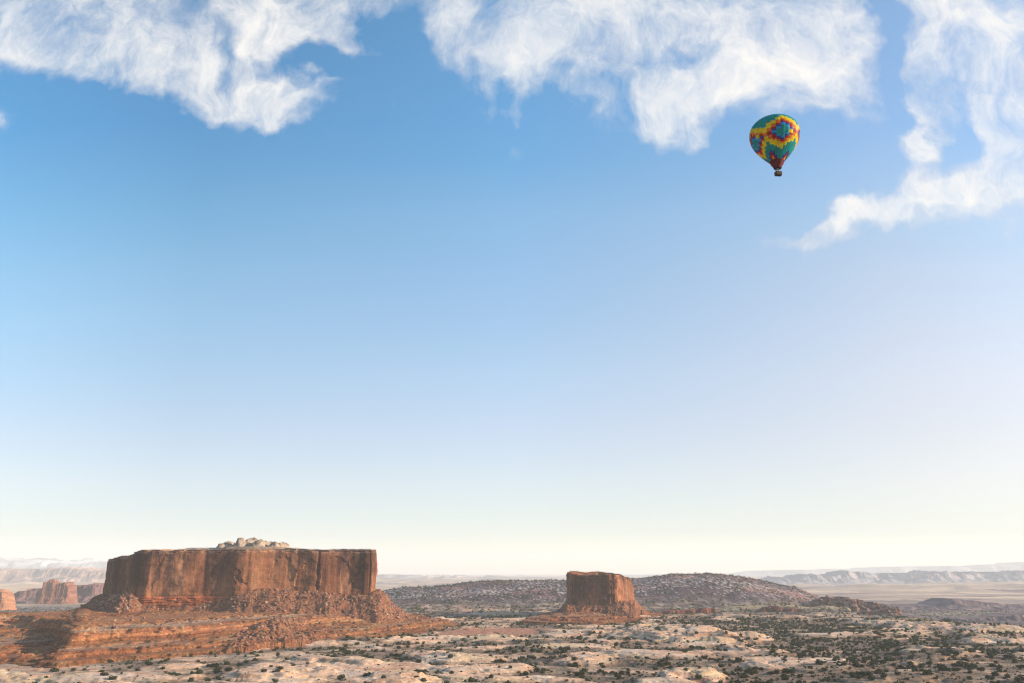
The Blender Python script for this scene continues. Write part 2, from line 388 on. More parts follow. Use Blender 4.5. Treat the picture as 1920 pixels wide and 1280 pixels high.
build_cliff('cliff', big_cliff, 16, zb_big, 106, M_big, 200, BIG0, big_rim, crackgap=85., capw=5., scars=(
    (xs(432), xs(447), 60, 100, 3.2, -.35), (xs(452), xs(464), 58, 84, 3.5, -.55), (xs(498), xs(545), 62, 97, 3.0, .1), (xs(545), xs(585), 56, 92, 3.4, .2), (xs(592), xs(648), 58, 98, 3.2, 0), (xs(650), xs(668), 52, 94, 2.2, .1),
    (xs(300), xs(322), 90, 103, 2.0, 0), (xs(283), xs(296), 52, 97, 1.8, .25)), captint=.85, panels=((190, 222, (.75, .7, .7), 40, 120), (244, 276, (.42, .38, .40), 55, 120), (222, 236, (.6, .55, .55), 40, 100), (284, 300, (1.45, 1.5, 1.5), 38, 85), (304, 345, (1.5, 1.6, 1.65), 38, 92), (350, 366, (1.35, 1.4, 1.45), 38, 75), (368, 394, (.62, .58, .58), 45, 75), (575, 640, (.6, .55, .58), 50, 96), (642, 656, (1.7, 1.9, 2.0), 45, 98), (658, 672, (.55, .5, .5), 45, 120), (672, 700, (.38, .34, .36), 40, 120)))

foot = [(-378, 709), (-316, 786), (-252, 862), (-167, 1000), (-112, 1110), (-70, 1212), (-78, 1290), (-150, 1400), (-400, 1480), (-640, 1430), (-705, 1230), (-760, 1150), (-1150, 1130), (-1150, 820), (-700, 735), (-520, 742), (-440, 722)]
BED_B = beds(-2, 60, 1.5, 3.6, 11)
tal_px = [120, 150, 187, 225, 245, 265, 300, 370, 410, 445, 480, 520, 560, 600, 640, 690, 712, 722, 740, 800]
tal_py = [1150, 1136, 1122, 1114, 1117, 1133, 1141, 1139, 1131, 1119, 1110, 1107, 1114, 1110, 1117, 1116, 1110, 1114, 1124, 1140]
tal_t = np.array([T(p) for p in tal_px]); tal_z = np.array([zat(p, 1150) for p in tal_py])
def big_base(x, y):
    t = x / np.maximum(y, 1)
    w = fbm(x / 40, y / 40, 4, 300); w2 = fbm(x / 13, y / 13, 3, 305)
    d = sdf(x, y, foot) + 9 * w + 2.5 * w2
    # eastern part: foot slope, one tall ledge, then the flat bench
    dn = d + 7 * fbm(x / 22, y / 22, 3, 302)
    nose = np.interp(dn, [-40, -6, 0, 5, 24, 28, 46, 50, 62, 70, 78, 84, 150, 400], [-20, -3, 0, 4.0, 5.5, 8.5, 9.8, 12, 13.5, 18.5, 19.5, 23, 25, 27])
    east = np.interp(d, [-40, -6, 0, 14, 40, 80, 110, 150, 300], [-20, -3, 0, 4, 10, 16, 21, 24.5, 27])
    yd = y + 30 * w + 6 * w2
    left = np.minimum(np.interp(yd, [700, 740, 760, 800, 830, 930, 955, 1010, 1040, 1090, 1400], [0, 3, 6, 7.5, 10.5, 12, 16, 19, 26, 27, 27]), np.interp(d, [-40, -6, 0, 12, 40, 80], [-20, -3, 0, 6, 16, 27])) - 1.0 + 3 * fbm(x / 50, y / 50, 3, 310)
    nose = nose + 3.5 * np.exp(-((t - T(158)) / .014) ** 2) * ss(40, 75, d)  # rim raised on purpose so its shadow covers the ledges to the left
    a = ss(T(340), T(480), t + .01 * w)
    z = lerp(nose, east, a)
    b = ss(-2, 9, sdf(x, y, [(-398, 690), (-415, 780), (-448, 830), (-470, 900), (-560, 985), (-640, 1060), (-700, 1150), (-700, 1500), (0, 1500), (0, 600), (-300, 600)]) + 9 * fbm(x / 28, y / 28, 4, 303) + 3 * w2)
    z = lerp(left, z, b)
    z = terrace(z + 1.0 * w2 * ss(0, 20, d), BED_B, .8)
    fan = 25 - .30 * np.hypot((x - T(515) * 960) * 1.25, (y - 985) * .50) + 3.2 * w2 + 3 * w          # rock-fall fan over the bench edge
    z = np.where(fan > z, fan, z)
    z = np.where(d < 0, np.minimum(z, -1.5 + d * .4), z)
    dc = -sdf(x, y, big_cliff)
    tz = np.interp(t, tal_t, tal_z) + 3.0 * w
    gul = 2.6 * fbm(t * 80, dc / 80, 3, 320)
    tal = tz + 2 - .50 * np.clip(dc - 4, 0, 500) + gul * ss(2, 20, dc) + 1.4 * w2
    t2 = np.maximum(z, tal)
    onT = ss(-.5, 1.5, tal - z) + ss(-1, 1, fan - z + .01) * (dc > 30)
    z = t2 + .5 * fbm(x / 3.5, y / 3.5, 3, 330) * np.clip(onT + .35, 0, 1) + np.clip(onT, 0, 1) * .5 * np.abs(fbm(x / 6, y / 6, 2, 335)) + 1.1 * np.clip(onT, 0, 1) * np.clip(fbm(x / 11, y / 11, 3, 337), 0, 1)
    return z, np.clip(onT, 0, 1), d, dc
def strata_color(z, sl, onT, x, y, dark=1.):
    n = fbm(x / 30, y / 30, 3, 350); n2 = fbm(x / 5, y / 5, 3, 355)
    zz = z + .9 * n
    b = bedval(zz * .6 + 7)[..., None] ** 1.25
    c = mixc(C(.37, .16, .07), C(.27, .10, .052), ss(-.3, .4, fbm(x / 50, zz / 3, 3, 352)))
    c = mixc(c, C(.44, .245, .125), ss(.0, .6, n) * .7)
    c = c * b * bedval(zz * 1.7 + 30)[..., None] ** .7
    c = mixc(c, C(.50, .38, .30), np.exp(-((zz - 22.5) / .7) ** 2) * .7 + np.exp(-((zz - 9.5) / .4) ** 2) * .5)
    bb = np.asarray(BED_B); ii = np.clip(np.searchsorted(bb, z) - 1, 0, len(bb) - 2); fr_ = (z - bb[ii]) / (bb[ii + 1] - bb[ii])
    c = c * (1 - .5 * ss(.2, .3, fr_) * (1 - ss(.42, .6, fr_)) * ss(-.4, .1, n2))[..., None]       # undercut shade painted into the colour at the foot of each ledge
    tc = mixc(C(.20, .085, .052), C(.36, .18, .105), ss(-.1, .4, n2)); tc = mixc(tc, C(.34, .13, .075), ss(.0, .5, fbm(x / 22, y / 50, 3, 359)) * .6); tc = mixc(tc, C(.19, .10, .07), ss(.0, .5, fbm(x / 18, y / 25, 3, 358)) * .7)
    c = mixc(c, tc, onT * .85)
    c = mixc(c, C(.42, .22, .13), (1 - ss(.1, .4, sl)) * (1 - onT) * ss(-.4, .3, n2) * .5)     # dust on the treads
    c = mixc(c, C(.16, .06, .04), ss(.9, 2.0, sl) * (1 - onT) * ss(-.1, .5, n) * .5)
    return c * dark * np.array([.88, .80, .72])
def patch(name, x0, x1, y0, y1, step, f, mat_, parent, colf=None, adapt=True):
    xs_ = np.arange(x0, x1, step); ys_ = np.arange(y0, y1, step * 1.0)
    Y, X = np.meshgrid(ys_, xs_, indexing='ij')
    z, onT, d, dc = f(X, Y)
    sl = slope_of(X, Y, z); c = (colf or strata_color)(z, sl, onT, X, Y)
    V = np.stack([X, Y, z], -1).reshape(-1, 3); Fa = grid_faces(*X.shape)
    keep = (d.ravel()[Fa] > -22).any(1) & ((dc.ravel()[Fa] > -14).any(1))
    Fa = Fa[keep]; used = np.unique(Fa); mp = np.full(len(V), -1, np.int64); mp[used] = np.arange(len(used))
    return make_mesh(name, V[used], mp[Fa], mat_, c.reshape(-1, 3)[used], smooth=False, loc=tuple(parent.location), parent=parent)
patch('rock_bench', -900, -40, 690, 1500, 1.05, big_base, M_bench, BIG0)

# --- smaller butte
SM0 = empty('sandstone_butte', (150, 1490, 0))
tag(SM0, 'smaller block shaped red sandstone butte standing alone right of the long one', 'butte')
sm_cliff = P2((1060, 1110, 1462), (1071, 1110, 1442), (1110, 1110, 1432), (1153, 1110, 1424), (1172, 1110, 1455), (1189, 1110, 1505)) + [(208, 1575), (150, 1590), (103, 1545)]
def sm_rim(x, y):
    t = x / y
    return np.interp(t, TPX(1060, 1063, 1069, 1074, 1085, 1100, 1120, 1140, 1172, 1182, 1190), [zat(1076, 1450), zat(1071, 1450), zat(1072, 1450), zat(1075, 1450), zat(1076, 1450), zat(1079, 1440), zat(1077, 1440), zat(1076.5, 1440), zat(1077, 1460), zat(1083, 1470), zat(1101, 1500)]) \
        + 5.0 * np.exp(-((t - T(1118)) / .018) ** 2) * ss(1435, 1480, y)
M_sm = cliff_material('small_butte_rock', (.21, .078, .038, 1), (.33, .16, .082, 1), (.075, .03, .022, 1), 30, 74, .13)
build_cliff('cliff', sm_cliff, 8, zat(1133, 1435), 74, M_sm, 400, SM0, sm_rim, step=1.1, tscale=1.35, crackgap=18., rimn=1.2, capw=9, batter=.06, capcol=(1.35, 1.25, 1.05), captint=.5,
            scars=((xs(1138, 1430), xs(1149, 1430), 34, 66, 3.0, 0), (xs(1092, 1430), xs(1100, 1430), 32, 64, 1.5, 0), (xs(1120, 1430), xs(1137, 1430), 34, 62, 1.3, 0)), panels=((1078, 1092, (.7, .65, .65), 25, 62), (1096, 1106, (1.35, 1.4, 1.45), 25, 58), (1134, 1152, (.5, .45, .47), 25, 66), (1154, 1170, (1.4, 1.45, 1.4), 25, 80)))  # last two panels paint alcove shade and sunlit right face into the colour
sm_foot = P2((972, 1168, 1300), (1010, 1172, 1272), (1060, 1173, 1262), (1120, 1172, 1272), (1180, 1166, 1330), (1225, 1160, 1390), (1236, 1156, 1440)) + [(285, 1560), (180, 1640), (60, 1600), (16, 1420)]
stz_t = np.array([T(p) for p in (1000, 1050, 1062, 1080, 1110, 1150, 1190, 1215)]); stz_z = np.array([zat(p, 1440) for p in (1152, 1140, 1130, 1134, 1137, 1131, 1127, 1142)])
def sm_base(x, y):
    t = x / y; w = fbm(x / 30, y / 30, 4, 500); w2 = fbm(x / 10, y / 10, 3, 505)
    d = sdf(x, y, sm_foot) + 6 * w + 1.6 * w2
    z = np.interp(d, [-40, -5, 0, 10, 35, 75, 110, 200], [-20, -3, 0, 4, 7, 11, 16, 20])
    z = terrace(z + .8 * w2 * ss(0, 15, d), BED_B, .8); z = np.where(d < 0, np.minimum(z, -1.5 + d * .4), z)
    dc = -sdf(x, y, sm_cliff)
    tal = np.interp(t, stz_t, stz_z) + 2 * w + 1 - .5 * np.clip(dc - 3, 0, 500) + 1.8 * fbm(t * 260, dc / 40, 3, 520) * ss(2, 15, dc) + 1.2 * w2
    onT = ss(-.5, 1.5, tal - z)
    return np.maximum(z, tal) + .5 * fbm(x / 3.5, y / 3.5, 3, 530) * (onT + .3), onT, d, dc
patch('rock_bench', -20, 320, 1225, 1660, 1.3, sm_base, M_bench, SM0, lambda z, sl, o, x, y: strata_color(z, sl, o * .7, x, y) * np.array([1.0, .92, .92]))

# --- pale domed rocks on the summit of the big butte
def blob(n1, n2, seed, squash=.75, amp=.22):
    u = np.linspace(0, 2 * np.pi, n2, endpoint=False); v = np.linspace(-np.pi / 2, np.pi / 2, n1)
    V, U = np.meshgrid(v, u, indexing='ij')
    x = np.cos(V) * np.cos(U); y = np.cos(V) * np.sin(U); z = np.sin(V)
    g = np.random.RandomState(seed); a = g.rand(4) * 40
    n = fbm(x * 1.2 + a[0] + z, y * 1.2 + a[1] - z * .7, 3, 600) + .5 * np.sin(z * 9 + a[2]) * .25
    rr = 1 + amp * n
    P = np.stack([x * rr, y * rr, z * rr * squash], -1).reshape(-1, 3)
    return P, grid_faces(n1, n2, wrap=True)
M_cap = rock_material('cap_rock', .5, .45, 1.4, .35, .8)
caps = [(417, 1024, 16, 13), (427, 1020, 19, 17), (438, 1021, 20, 15), (452, 1013, 17, 22), (463, 1015, 18, 18), (473, 1012, 22, 21), (485, 1015, 20, 17), (497, 1019, 18, 13), (506, 1019, 15, 13), (515, 1020, 15, 12), (524, 1022, 13, 8), (533, 1021, 15, 11)]
for i, (px, py, w, h) in enumerate(caps):
    P, Fa = blob(28, 40, i, 1.0, .13)
    Y = 1190 + (i % 3) * 12
    sc = 1 / F * Y * 1.0; rx = w * sc * .72; zt = zat(1022 - (1024 - py) * .9 - 3.5, Y); zbm = zat(1032, Y)
    c = pt(px, 1026, Y); P = P * np.array([rx, rx * 1.2, (zt - zbm)]) + np.array([c[0], Y, zbm])
    cc = mixc(np.array([.37, .28, .21]), np.array([.28, .16, .10]), ss(.0, .45, fbm(P[:, 0] / 7, P[:, 2] / 4, 3, 620)))
    make_mesh('cap_rock', P, Fa, M_cap, cc, loc=tuple(BIG0.location), parent=BIG0)
# low pale ledge they stand on, and a small knob at the eastern corner
def slab(px0, px1, Y, d, z0, z1, seed, name, parent, color, mat_=M_cap):
    n = 120; a = np.linspace(0, 2 * np.pi, n, endpoint=False)
    cx = (T(px0, 1030) + T(px1, 1030)) / 2 * Y; hw = (T(px1, 1030) - T(px0, 1030)) / 2 * Y
    rows = []
    for k, (f, s) in enumerate(((0, 1), (.3, 1.0), (.34, .93), (.65, .92), (.7, .84), (1, .80), (1.02, .4), (1.03, 0.01))):
        q = s * (1 + .06 * fbm(np.cos(a) * 4 + k * .1, np.sin(a) * 4, 3, seed))
        rows.append(np.stack([cx + np.sign(np.cos(a)) * np.abs(np.cos(a)) ** .6 * hw * q, Y + np.sin(a) * d * q, z0 + (z1 - z0) * f + .5 * fbm(np.cos(a) * 9, np.sin(a) * 9, 2, seed + 3)], 1))
    V = np.array(rows); return make_mesh(name, V.reshape(-1, 3), grid_faces(len(rows), n, True), mat_, np.ones((V.shape[0] * n, 3)) * np.array(color), loc=tuple(parent.location), parent=parent)
slab(404, 548, 1196, 30, zat(1032, 1190), zat(1024.5, 1190), 645, 'cap_ledge', BIG0, (.33, .22, .15))
slab(325, 590, 1215, 40, zat(1034, 1200), zat(1026.5, 1200), 640, 'cap_ledge', BIG0, (.46, .38, .30))

# ------------------------------------------------------------------ distant buttes, mesas and ridges
def ridge(name, pts, Y, depth, zb, seed, color, color2, mat_, sheer=.35, rough=6., cols=420, rowsn=60, step=None, kind=None, label=None, cat=None, tilt=0., bedt=None, jag=0.):
    """a real landform: skyline heights given along its length, with depth, cliffs, talus and a back slope"""
    px = [p[0] for p in pts]; tt = np.array([T(p[0], p[1]) for p in pts])
    Yc = lambda t: Y + tilt * (t - tt.mean())
    zt = np.array([zat(p[1], Yc(T(p[0], p[1]))) for p in pts])
    t = np.linspace(tt[0], tt[-1], cols); s = np.linspace(-1, 1, rowsn)
    S, TT = np.meshgrid(s, t, indexing='ij')
    YY = Yc(TT) + depth * S; XX = TT * Yc(TT) + depth * .05 * S
    top = np.interp(TT, tt, zt) + jag * (fbm(TT * 140, S * 1.5, 4, seed + 30) + .8 * np.clip(fbm(TT * 420, S * 2, 2, seed + 33), 0, 1))
    u = 1 - np.abs(S) + .20 * fbm(XX / (depth * .8), YY / (depth * .8), 3, seed) + .03 * fbm(XX / (depth * .12), YY / (depth * .12), 3, seed + 4)
    prof = np.interp(u, [0, .12, .38, .50, .56, .8, 1.2], [0, .03, .42 * (1 - sheer), .55 * (1 - sheer) , .92, .98, 1.0])
    ends = ss(tt[0], tt[0] + (tt[-1] - tt[0]) * .03, TT) * (1 - ss(tt[-1] - (tt[-1] - tt[0]) * .03, tt[-1], TT))
    Z = zb + (top - zb) * prof * ends + rough * fbm(XX / (depth * .2), YY / (depth * .2), 4, seed + 8) * ss(.05, .3, u) * (1 - .75 * ss(.5, .7, u))
    Z = np.where(np.abs(S) > .985, zb - 12, Z)
    if bedt: Z = lerp(Z, terrace(Z, beds(zb - 20, zb + 400, bedt * .6, bedt * 1.5, seed)), .7)
    f = ss(-.25, .35, fbm(XX / (depth * .25), Z / (depth * .08) + YY / depth, 4, seed + 12))
    c = mixc(np.array(color)[None, None], np.array(color2)[None, None], f)
    cx = float(np.mean(XX)); loc = (cx, Y, zb)
    o = make_mesh(name, np.stack([XX, YY, Z], -1).reshape(-1, 3), grid_faces(*XX.shape), mat_, c.reshape(-1, 3), loc=loc)
    return tag(o, label, cat, kind=kind)
ridge('sandstone_mesa', [(10, 1126), (20, 1113), (40, 1110), (62, 1103), (85, 1101), (110, 1099), (128, 1096), (142, 1094), (150, 1096), (165, 1095), (190, 1092), (215, 1094), (240, 1110)], 3500, 170, -42, 700, (.17, .085, .085), (.24, .12, .10), M_mid, .3, 4, 500, 110, label='low dark mesa far off between the long butte and the left edge', cat='mesa', bedt=9, jag=3)
ridge('sandstone_butte', [(70, 1125), (78, 1114), (87, 1104), (89, 1088), (93, 1086), (104, 1087), (112, 1091), (117, 1097), (121, 1090), (130, 1089), (134, 1094), (137, 1100), (140, 1122)], 3290, 55, -42, 720, (.26, .105, .065), (.16, .065, .05), M_mid, .3, 5, 400, 90, label='small distant red butte with two lumpy summits left of the long butte', cat='butte', bedt=12, jag=7)
ridge('sandstone_butte', [(-60, 1108), (-20, 1100), (2, 1102), (10, 1104), (15, 1109), (17, 1120), (20, 1131)], 2700, 60, -42, 740, (.36, .16, .085), (.28, .115, .06), M_mid, .5, 3, 260, 80, label='sunlit orange rock butte cut by the left edge of view', cat='butte', bedt=8)
ridge('rock_ridge', [(1500, 1136), (1508, 1128), (1520, 1128), (1532, 1121), (1540, 1122), (1549, 1118), (1558, 1118), (1566, 1121), (1573, 1118), (1590, 1119), (1598, 1123), (1606, 1122), (1620, 1127), (1634, 1128), (1645, 1132), (1660, 1133), (1668, 1136), (1676, 1138), (1679, 1143), (1681, 1154)], 1860, 60, -10, 760, (.15, .06, .045), (.38, .22, .16), M_bench, .0, 6, 520, 110, label='dark reddish lumpy rock ridge at the edge of the plateau on the right', cat='ridge', tilt=-700, bedt=3, jag=2.5)
ridge('rock_outcrop', [(1418, 1143), (1432, 1138), (1442, 1134), (1458, 1134), (1468, 1138), (1492, 1139), (1510, 1143)], 1640, 22, -2, 765, (.19, .08, .06), (.13, .06, .05), M_bench, .5, .8, 160, 50, label='flat little dark red outcrop just below the right end of the shrubby hill', cat='rock outcrop', bedt=2.2)
ridge('rock_outcrop', [(1222, 1150), (1238, 1145), (1262, 1141.5), (1290, 1141), (1308, 1141), (1316, 1137.5), (1338, 1138), (1345, 1145)], 1620, 30, -2, 770, (.27, .10, .065), (.18, .07, .05), M_bench, .5, .8, 260, 50, label='long thin dark red ledge running right from the smaller butte', cat='rock outcrop', bedt=2.2)
ridge('hill', [(1640, 1136), (1700, 1134), (1730, 1131), (1752, 1124), (1762, 1120), (1778, 1121), (1790, 1123), (1805, 1123), (1825, 1127), (1850, 1128), (1880, 1131), (1980, 1136)], 2900, 190, -42, 780, (.10, .065, .085), (.19, .125, .12), M_mid, .05, 5, 400, 70, kind='structure')
ridge('hill', [(1780, 1160), (1850, 1153), (1880, 1149), (1920, 1147), (1990, 1146), (2060, 1150), (2100, 1160)], 2150, 110, -46, 785, (.13, .085, .09), (.21, .14, .13), M_mid, .05, 4, 300, 60, kind='structure')
# far layers
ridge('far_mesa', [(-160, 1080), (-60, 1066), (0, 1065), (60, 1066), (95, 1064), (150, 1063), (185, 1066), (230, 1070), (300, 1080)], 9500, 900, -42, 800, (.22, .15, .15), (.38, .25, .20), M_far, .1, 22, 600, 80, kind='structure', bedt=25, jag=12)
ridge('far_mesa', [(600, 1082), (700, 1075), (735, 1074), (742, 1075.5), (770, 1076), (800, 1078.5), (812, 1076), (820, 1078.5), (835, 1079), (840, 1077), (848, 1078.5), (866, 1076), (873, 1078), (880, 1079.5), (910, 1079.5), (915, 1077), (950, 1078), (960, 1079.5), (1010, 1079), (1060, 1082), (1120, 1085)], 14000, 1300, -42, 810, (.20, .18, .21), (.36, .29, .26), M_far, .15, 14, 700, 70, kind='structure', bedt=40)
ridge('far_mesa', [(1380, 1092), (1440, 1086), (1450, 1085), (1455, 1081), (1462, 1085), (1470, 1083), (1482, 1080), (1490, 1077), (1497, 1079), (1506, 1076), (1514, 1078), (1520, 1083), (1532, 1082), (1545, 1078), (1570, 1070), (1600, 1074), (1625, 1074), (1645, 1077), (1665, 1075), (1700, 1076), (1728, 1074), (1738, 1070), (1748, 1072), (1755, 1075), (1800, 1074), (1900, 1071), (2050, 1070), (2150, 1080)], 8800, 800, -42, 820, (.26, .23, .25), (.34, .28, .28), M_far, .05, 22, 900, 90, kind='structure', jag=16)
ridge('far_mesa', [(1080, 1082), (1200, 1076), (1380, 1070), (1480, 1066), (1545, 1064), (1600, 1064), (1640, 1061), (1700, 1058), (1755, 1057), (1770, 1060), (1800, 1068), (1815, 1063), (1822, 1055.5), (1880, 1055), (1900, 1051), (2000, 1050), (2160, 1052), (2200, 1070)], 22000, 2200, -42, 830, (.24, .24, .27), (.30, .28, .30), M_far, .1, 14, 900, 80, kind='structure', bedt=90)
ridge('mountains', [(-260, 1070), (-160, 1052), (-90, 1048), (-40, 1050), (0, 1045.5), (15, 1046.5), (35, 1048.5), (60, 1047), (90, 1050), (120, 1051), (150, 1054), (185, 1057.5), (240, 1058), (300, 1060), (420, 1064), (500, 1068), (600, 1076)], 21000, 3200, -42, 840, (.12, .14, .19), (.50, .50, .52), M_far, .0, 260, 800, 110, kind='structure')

# ------------------------------------------------------------------ vegetation
def bush_material(name, c1, c2, ao=None):
    m, nt = mat(name)
    g = nt.new('ShaderNodeNewGeometry'); oi = nt.new('ShaderNodeObjectInfo')
    n = nt.noise(g.outputs['Position'], .9, 3, .6)
    c = nt.mix(nt.rng(n, .35, .65), c1, c2)
    c = nt.mix(nt.math('MULTIPLY', nt.math('ADD', g.outputs['Random Per Island'], oi.outputs['Random']), .25), c, (.07, .07, .032, 1))
    finish(nt, c, .8, translucent=.12)
    return m
M_bush = bush_material('juniper_foliage', (.018, .028, .012, 1), (.050, .062, .024, 1))
M_bush2 = bush_material('shrub_foliage', (.05, .048, .028, 1), (.11, .095, .055, 1))
m, nt = mat('juniper_bark'); finish(nt, nt.mix(nt.noise(nt.new('ShaderNodeNewGeometry').outputs['Position'], 4.), (.13, .09, .06, 1), (.22, .16, .11, 1))); M_bark = m
def bush_verts(seed, n, lobes, leaf=.34):
    """leaf-clump triangles spread through a few overlapping lobes; unit radius, about 1.2 high"""
    g = np.random.RandomState(seed); cs = []
    for k in range(lobes):
        a = g.rand() * 6.28; q = g.rand() ** .5 * .6; cs.append((math.cos(a) * q, math.sin(a) * q, .35 + g.rand() * .45, .35 + g.rand() * .28))
    i = g.randint(0, lobes, n); cc = np.array(cs)[i]
    d = g.randn(n, 3); d /= np.linalg.norm(d, axis=1)[:, None]
    p = cc[:, :3] + d * (cc[:, 3:4] * (.45 + .55 * g.rand(n, 1) ** .5)); p[:, 2] = np.abs(p[:, 2])
    a = g.randn(n, 3); b = g.randn(n, 3)
    a = a / np.linalg.norm(a, axis=1)[:, None] * leaf * (.5 + g.rand(n, 1)); b = b / np.linalg.norm(b, axis=1)[:, None] * leaf * (.5 + g.rand(n, 1))
    V = np.stack([p, p + a, p + b], 1).reshape(-1, 3); V[:, 2] = np.maximum(V[:, 2], -.15)
    return V, np.arange(3 * n).reshape(-1, 3)

allz = [(big_base, (-900, -40, 690, 1500)), (sm_base, (-20, 320, 1225, 1660))]
def surf(x, y):
    z = ground_h(x, y); kindm = np.zeros(len(x), int); tal = np.zeros(len(x))
    for k, (f, (a, b, c, d)) in enumerate(allz):
        i = np.where((x > a) & (x < b) & (y > c) & (y < d))[0]
        if len(i):
            bz, onT, dd, dc = f(x[i], y[i]); up = (bz > z[i]) & (dd > -5)
            z[i] = np.where(up, bz, z[i]); kindm[i] = np.where(up, np.where(dc < 3, 9, k + 1), 0); tal[i] = onT * up
    return z, kindm, tal
g = np.random.RandomState(5)
def scatter(n, r0, r1, tmax=.74):
    r = np.sqrt(g.rand(n) * (r1 * r1 - r0 * r0) + r0 * r0); t = (g.rand(n) * 2 - 1) * math.atan(tmax)
    return r * np.sin(t), r * np.cos(t)
def keep_prob(x, y):
    z, rock, sand, low, hill, near, rel, far, t, r = ground_parts(x, y)
    dens = .5 + .9 * fbm(x / 70, y / 38, 4, 900)
    clump = ss(.0, .35, fbm(x / 20, y / 11, 4, 905))
    side = np.interp(t, [-.6, -.35, -.1, .1, .22, .32, .6], [.3, .45, .9, .9, 1., 1.7, 1.7])
    p = np.clip(dens + .25, .03, 1.3) * (.10 + 1.7 * clump) * side * (1 - .87 * rock) * (1 - ss(.05, .4, sand))
    return np.clip(p, 0, 1)
# near bushes
bx, by = scatter(52000, 560, 1500)
p = keep_prob(bx, by); bz, bk, bt = surf(bx, by)
onb = np.where(bk > 0, .035, 1.)
ok = g.rand(len(bx)) < p * onb * 1.0 * (bk < 9)
bx, by, bz = bx[ok], by[ok], bz[ok]
rr = np.hypot(bx, by); size = 0.6 + 2.3 * g.rand(len(bx)) ** 2.4 + .4 * g.rand(len(bx))
show = size / rr
inv = (np.abs(bx / by) < .605) & (by > gY(1276, 2))
order = np.argsort(-(show * inv)); ind = order[:296]; rest = order[296:]
protos = []
for k in range(7):
    V, Fa = bush_verts(50 + k, 420, 5 + k % 3, .27)
    protos.append(make_mesh('juniper_bush', V, Fa, M_bush, smooth=False))
def bush_label(x, y, z, k):
    px = 960 + 1567 * x / y; py = y
    if k: return 'dark green juniper bush growing on the red ledges of the long bench', 'junipers on the red bench'
    if px < 420: return 'dark green juniper bush on pale rock below the left end of the red bench', 'junipers below the red bench'
    if px < 900: return 'dark green juniper bush on the pale foreground rock below the long butte', 'junipers below the long butte'
    if px < 1340: return 'dark green juniper bush on the cream foreground rock below the smaller butte', 'junipers below the smaller butte'
    return 'dark green juniper bush in the dense shrubby foreground on the right', 'junipers in the right foreground'
bk_i = surf(bx[ind], by[ind])[1]
for j, i in enumerate(ind):
    src = protos[j % 7]
    o = src if j < 7 else src.copy()
    if j >= 7: col.objects.link(o)
    s = float(size[i]); o.location = (float(bx[i]), float(by[i]), float(bz[i]) - .1); o.rotation_euler = (0, 0, random.uniform(0, 6.28))
    o.scale = (s * random.uniform(.85, 1.25), s * random.uniform(.85, 1.2), s * random.uniform(.75, 1.1))
    lb, gr = bush_label(bx[i], by[i], bz[i], bk_i[j]); tag(o, lb, 'bush', gr)
def join_bushes(name, x, y, z, s, nproto, ntri, lobes, leaf, m, label, squash=.9):
    pr = [bush_verts(300 + k, ntri, lobes, leaf) for k in range(nproto)]
    which = g.randint(0, nproto, len(x)); Vs = []
    for k in range(nproto):
        i = np.where(which == k)[0]; P = pr[k][0]; a = g.rand(len(i)) * 6.28; ca, sa = np.cos(a)[:, None], np.sin(a)[:, None]
        X = (P[None, :, 0] * ca - P[None, :, 1] * sa) * s[i][:, None] + x[i][:, None]; Yv = (P[None, :, 0] * sa + P[None, :, 1] * ca) * s[i][:, None] + y[i][:, None]
        Zv = P[None, :, 2] * s[i][:, None] * squash + z[i][:, None] - .1; Vs.append(np.stack([X, Yv, Zv], -1).reshape(-1, 3))
    V = np.concatenate(Vs); o = make_mesh(name, V, np.arange(len(V)).reshape(-1, 3), m, smooth=False)
    return tag(o, label, 'shrubs', kind='stuff')
n_ = rest[rr[rest] < 980]; f_ = rest[rr[rest] >= 980]
join_bushes('shrubland', bx[n_], by[n_], bz[n_], size[n_] * .95, 6, 130, 4, .42, M_bush, 'small dark green shrubs scattered over the pale foreground rock')
join_bushes('shrubland', bx[f_], by[f_], bz[f_], size[f_], 6, 60, 3, .55, M_bush, 'shrubs on the rock in the middle distance before the smaller butte')
# low grey-green scrub, near
sx_, sy_ = scatter(85000, 560, 1500); p = keep_prob(sx_, sy_); sz_, sk_, st_ = surf(sx_, sy_)
ok = g.rand(len(sx_)) < (p * .9 + .05) * np.where(sk_ > 0, .10, 1) * (sk_ < 9)
sx_, sy_, sz_ = sx_[ok], sy_[ok], sz_[ok]
join_bushes('scrub', sx_, sy_, sz_, .35 + .5 * g.rand(len(sx_)), 6, 14, 2, .7, M_bush2, 'low grey green scrub between the larger bushes', .8)
# plain and hill beyond
fx, fy = scatter(90000, 1500, 3300)
zz, rock, sand, low, hill, near, rel, far, t, r = ground_parts(fx, fy)
p = np.clip(.55 + .9 * fbm(fx / 130, fy / 110, 4, 910), .03, 1) * (.2 + .8 * ss(-.1, .3, fbm(fx / 25, fy / 25, 3, 915))) * np.where(low > .5, .5, .9)
fz, fk, ft = surf(fx, fy); ok = (g.rand(len(fx)) < p) & (fk == 0)
fx, fy, fz = fx[ok], fy[ok], fz[ok]
join_bushes('shrubland', fx, fy, fz, 1.2 + 2.2 * g.rand(len(fx)) ** 1.5, 6, 14, 3, .8, M_bush, 'dark shrubs dotting the plain and the hill behind the buttes')

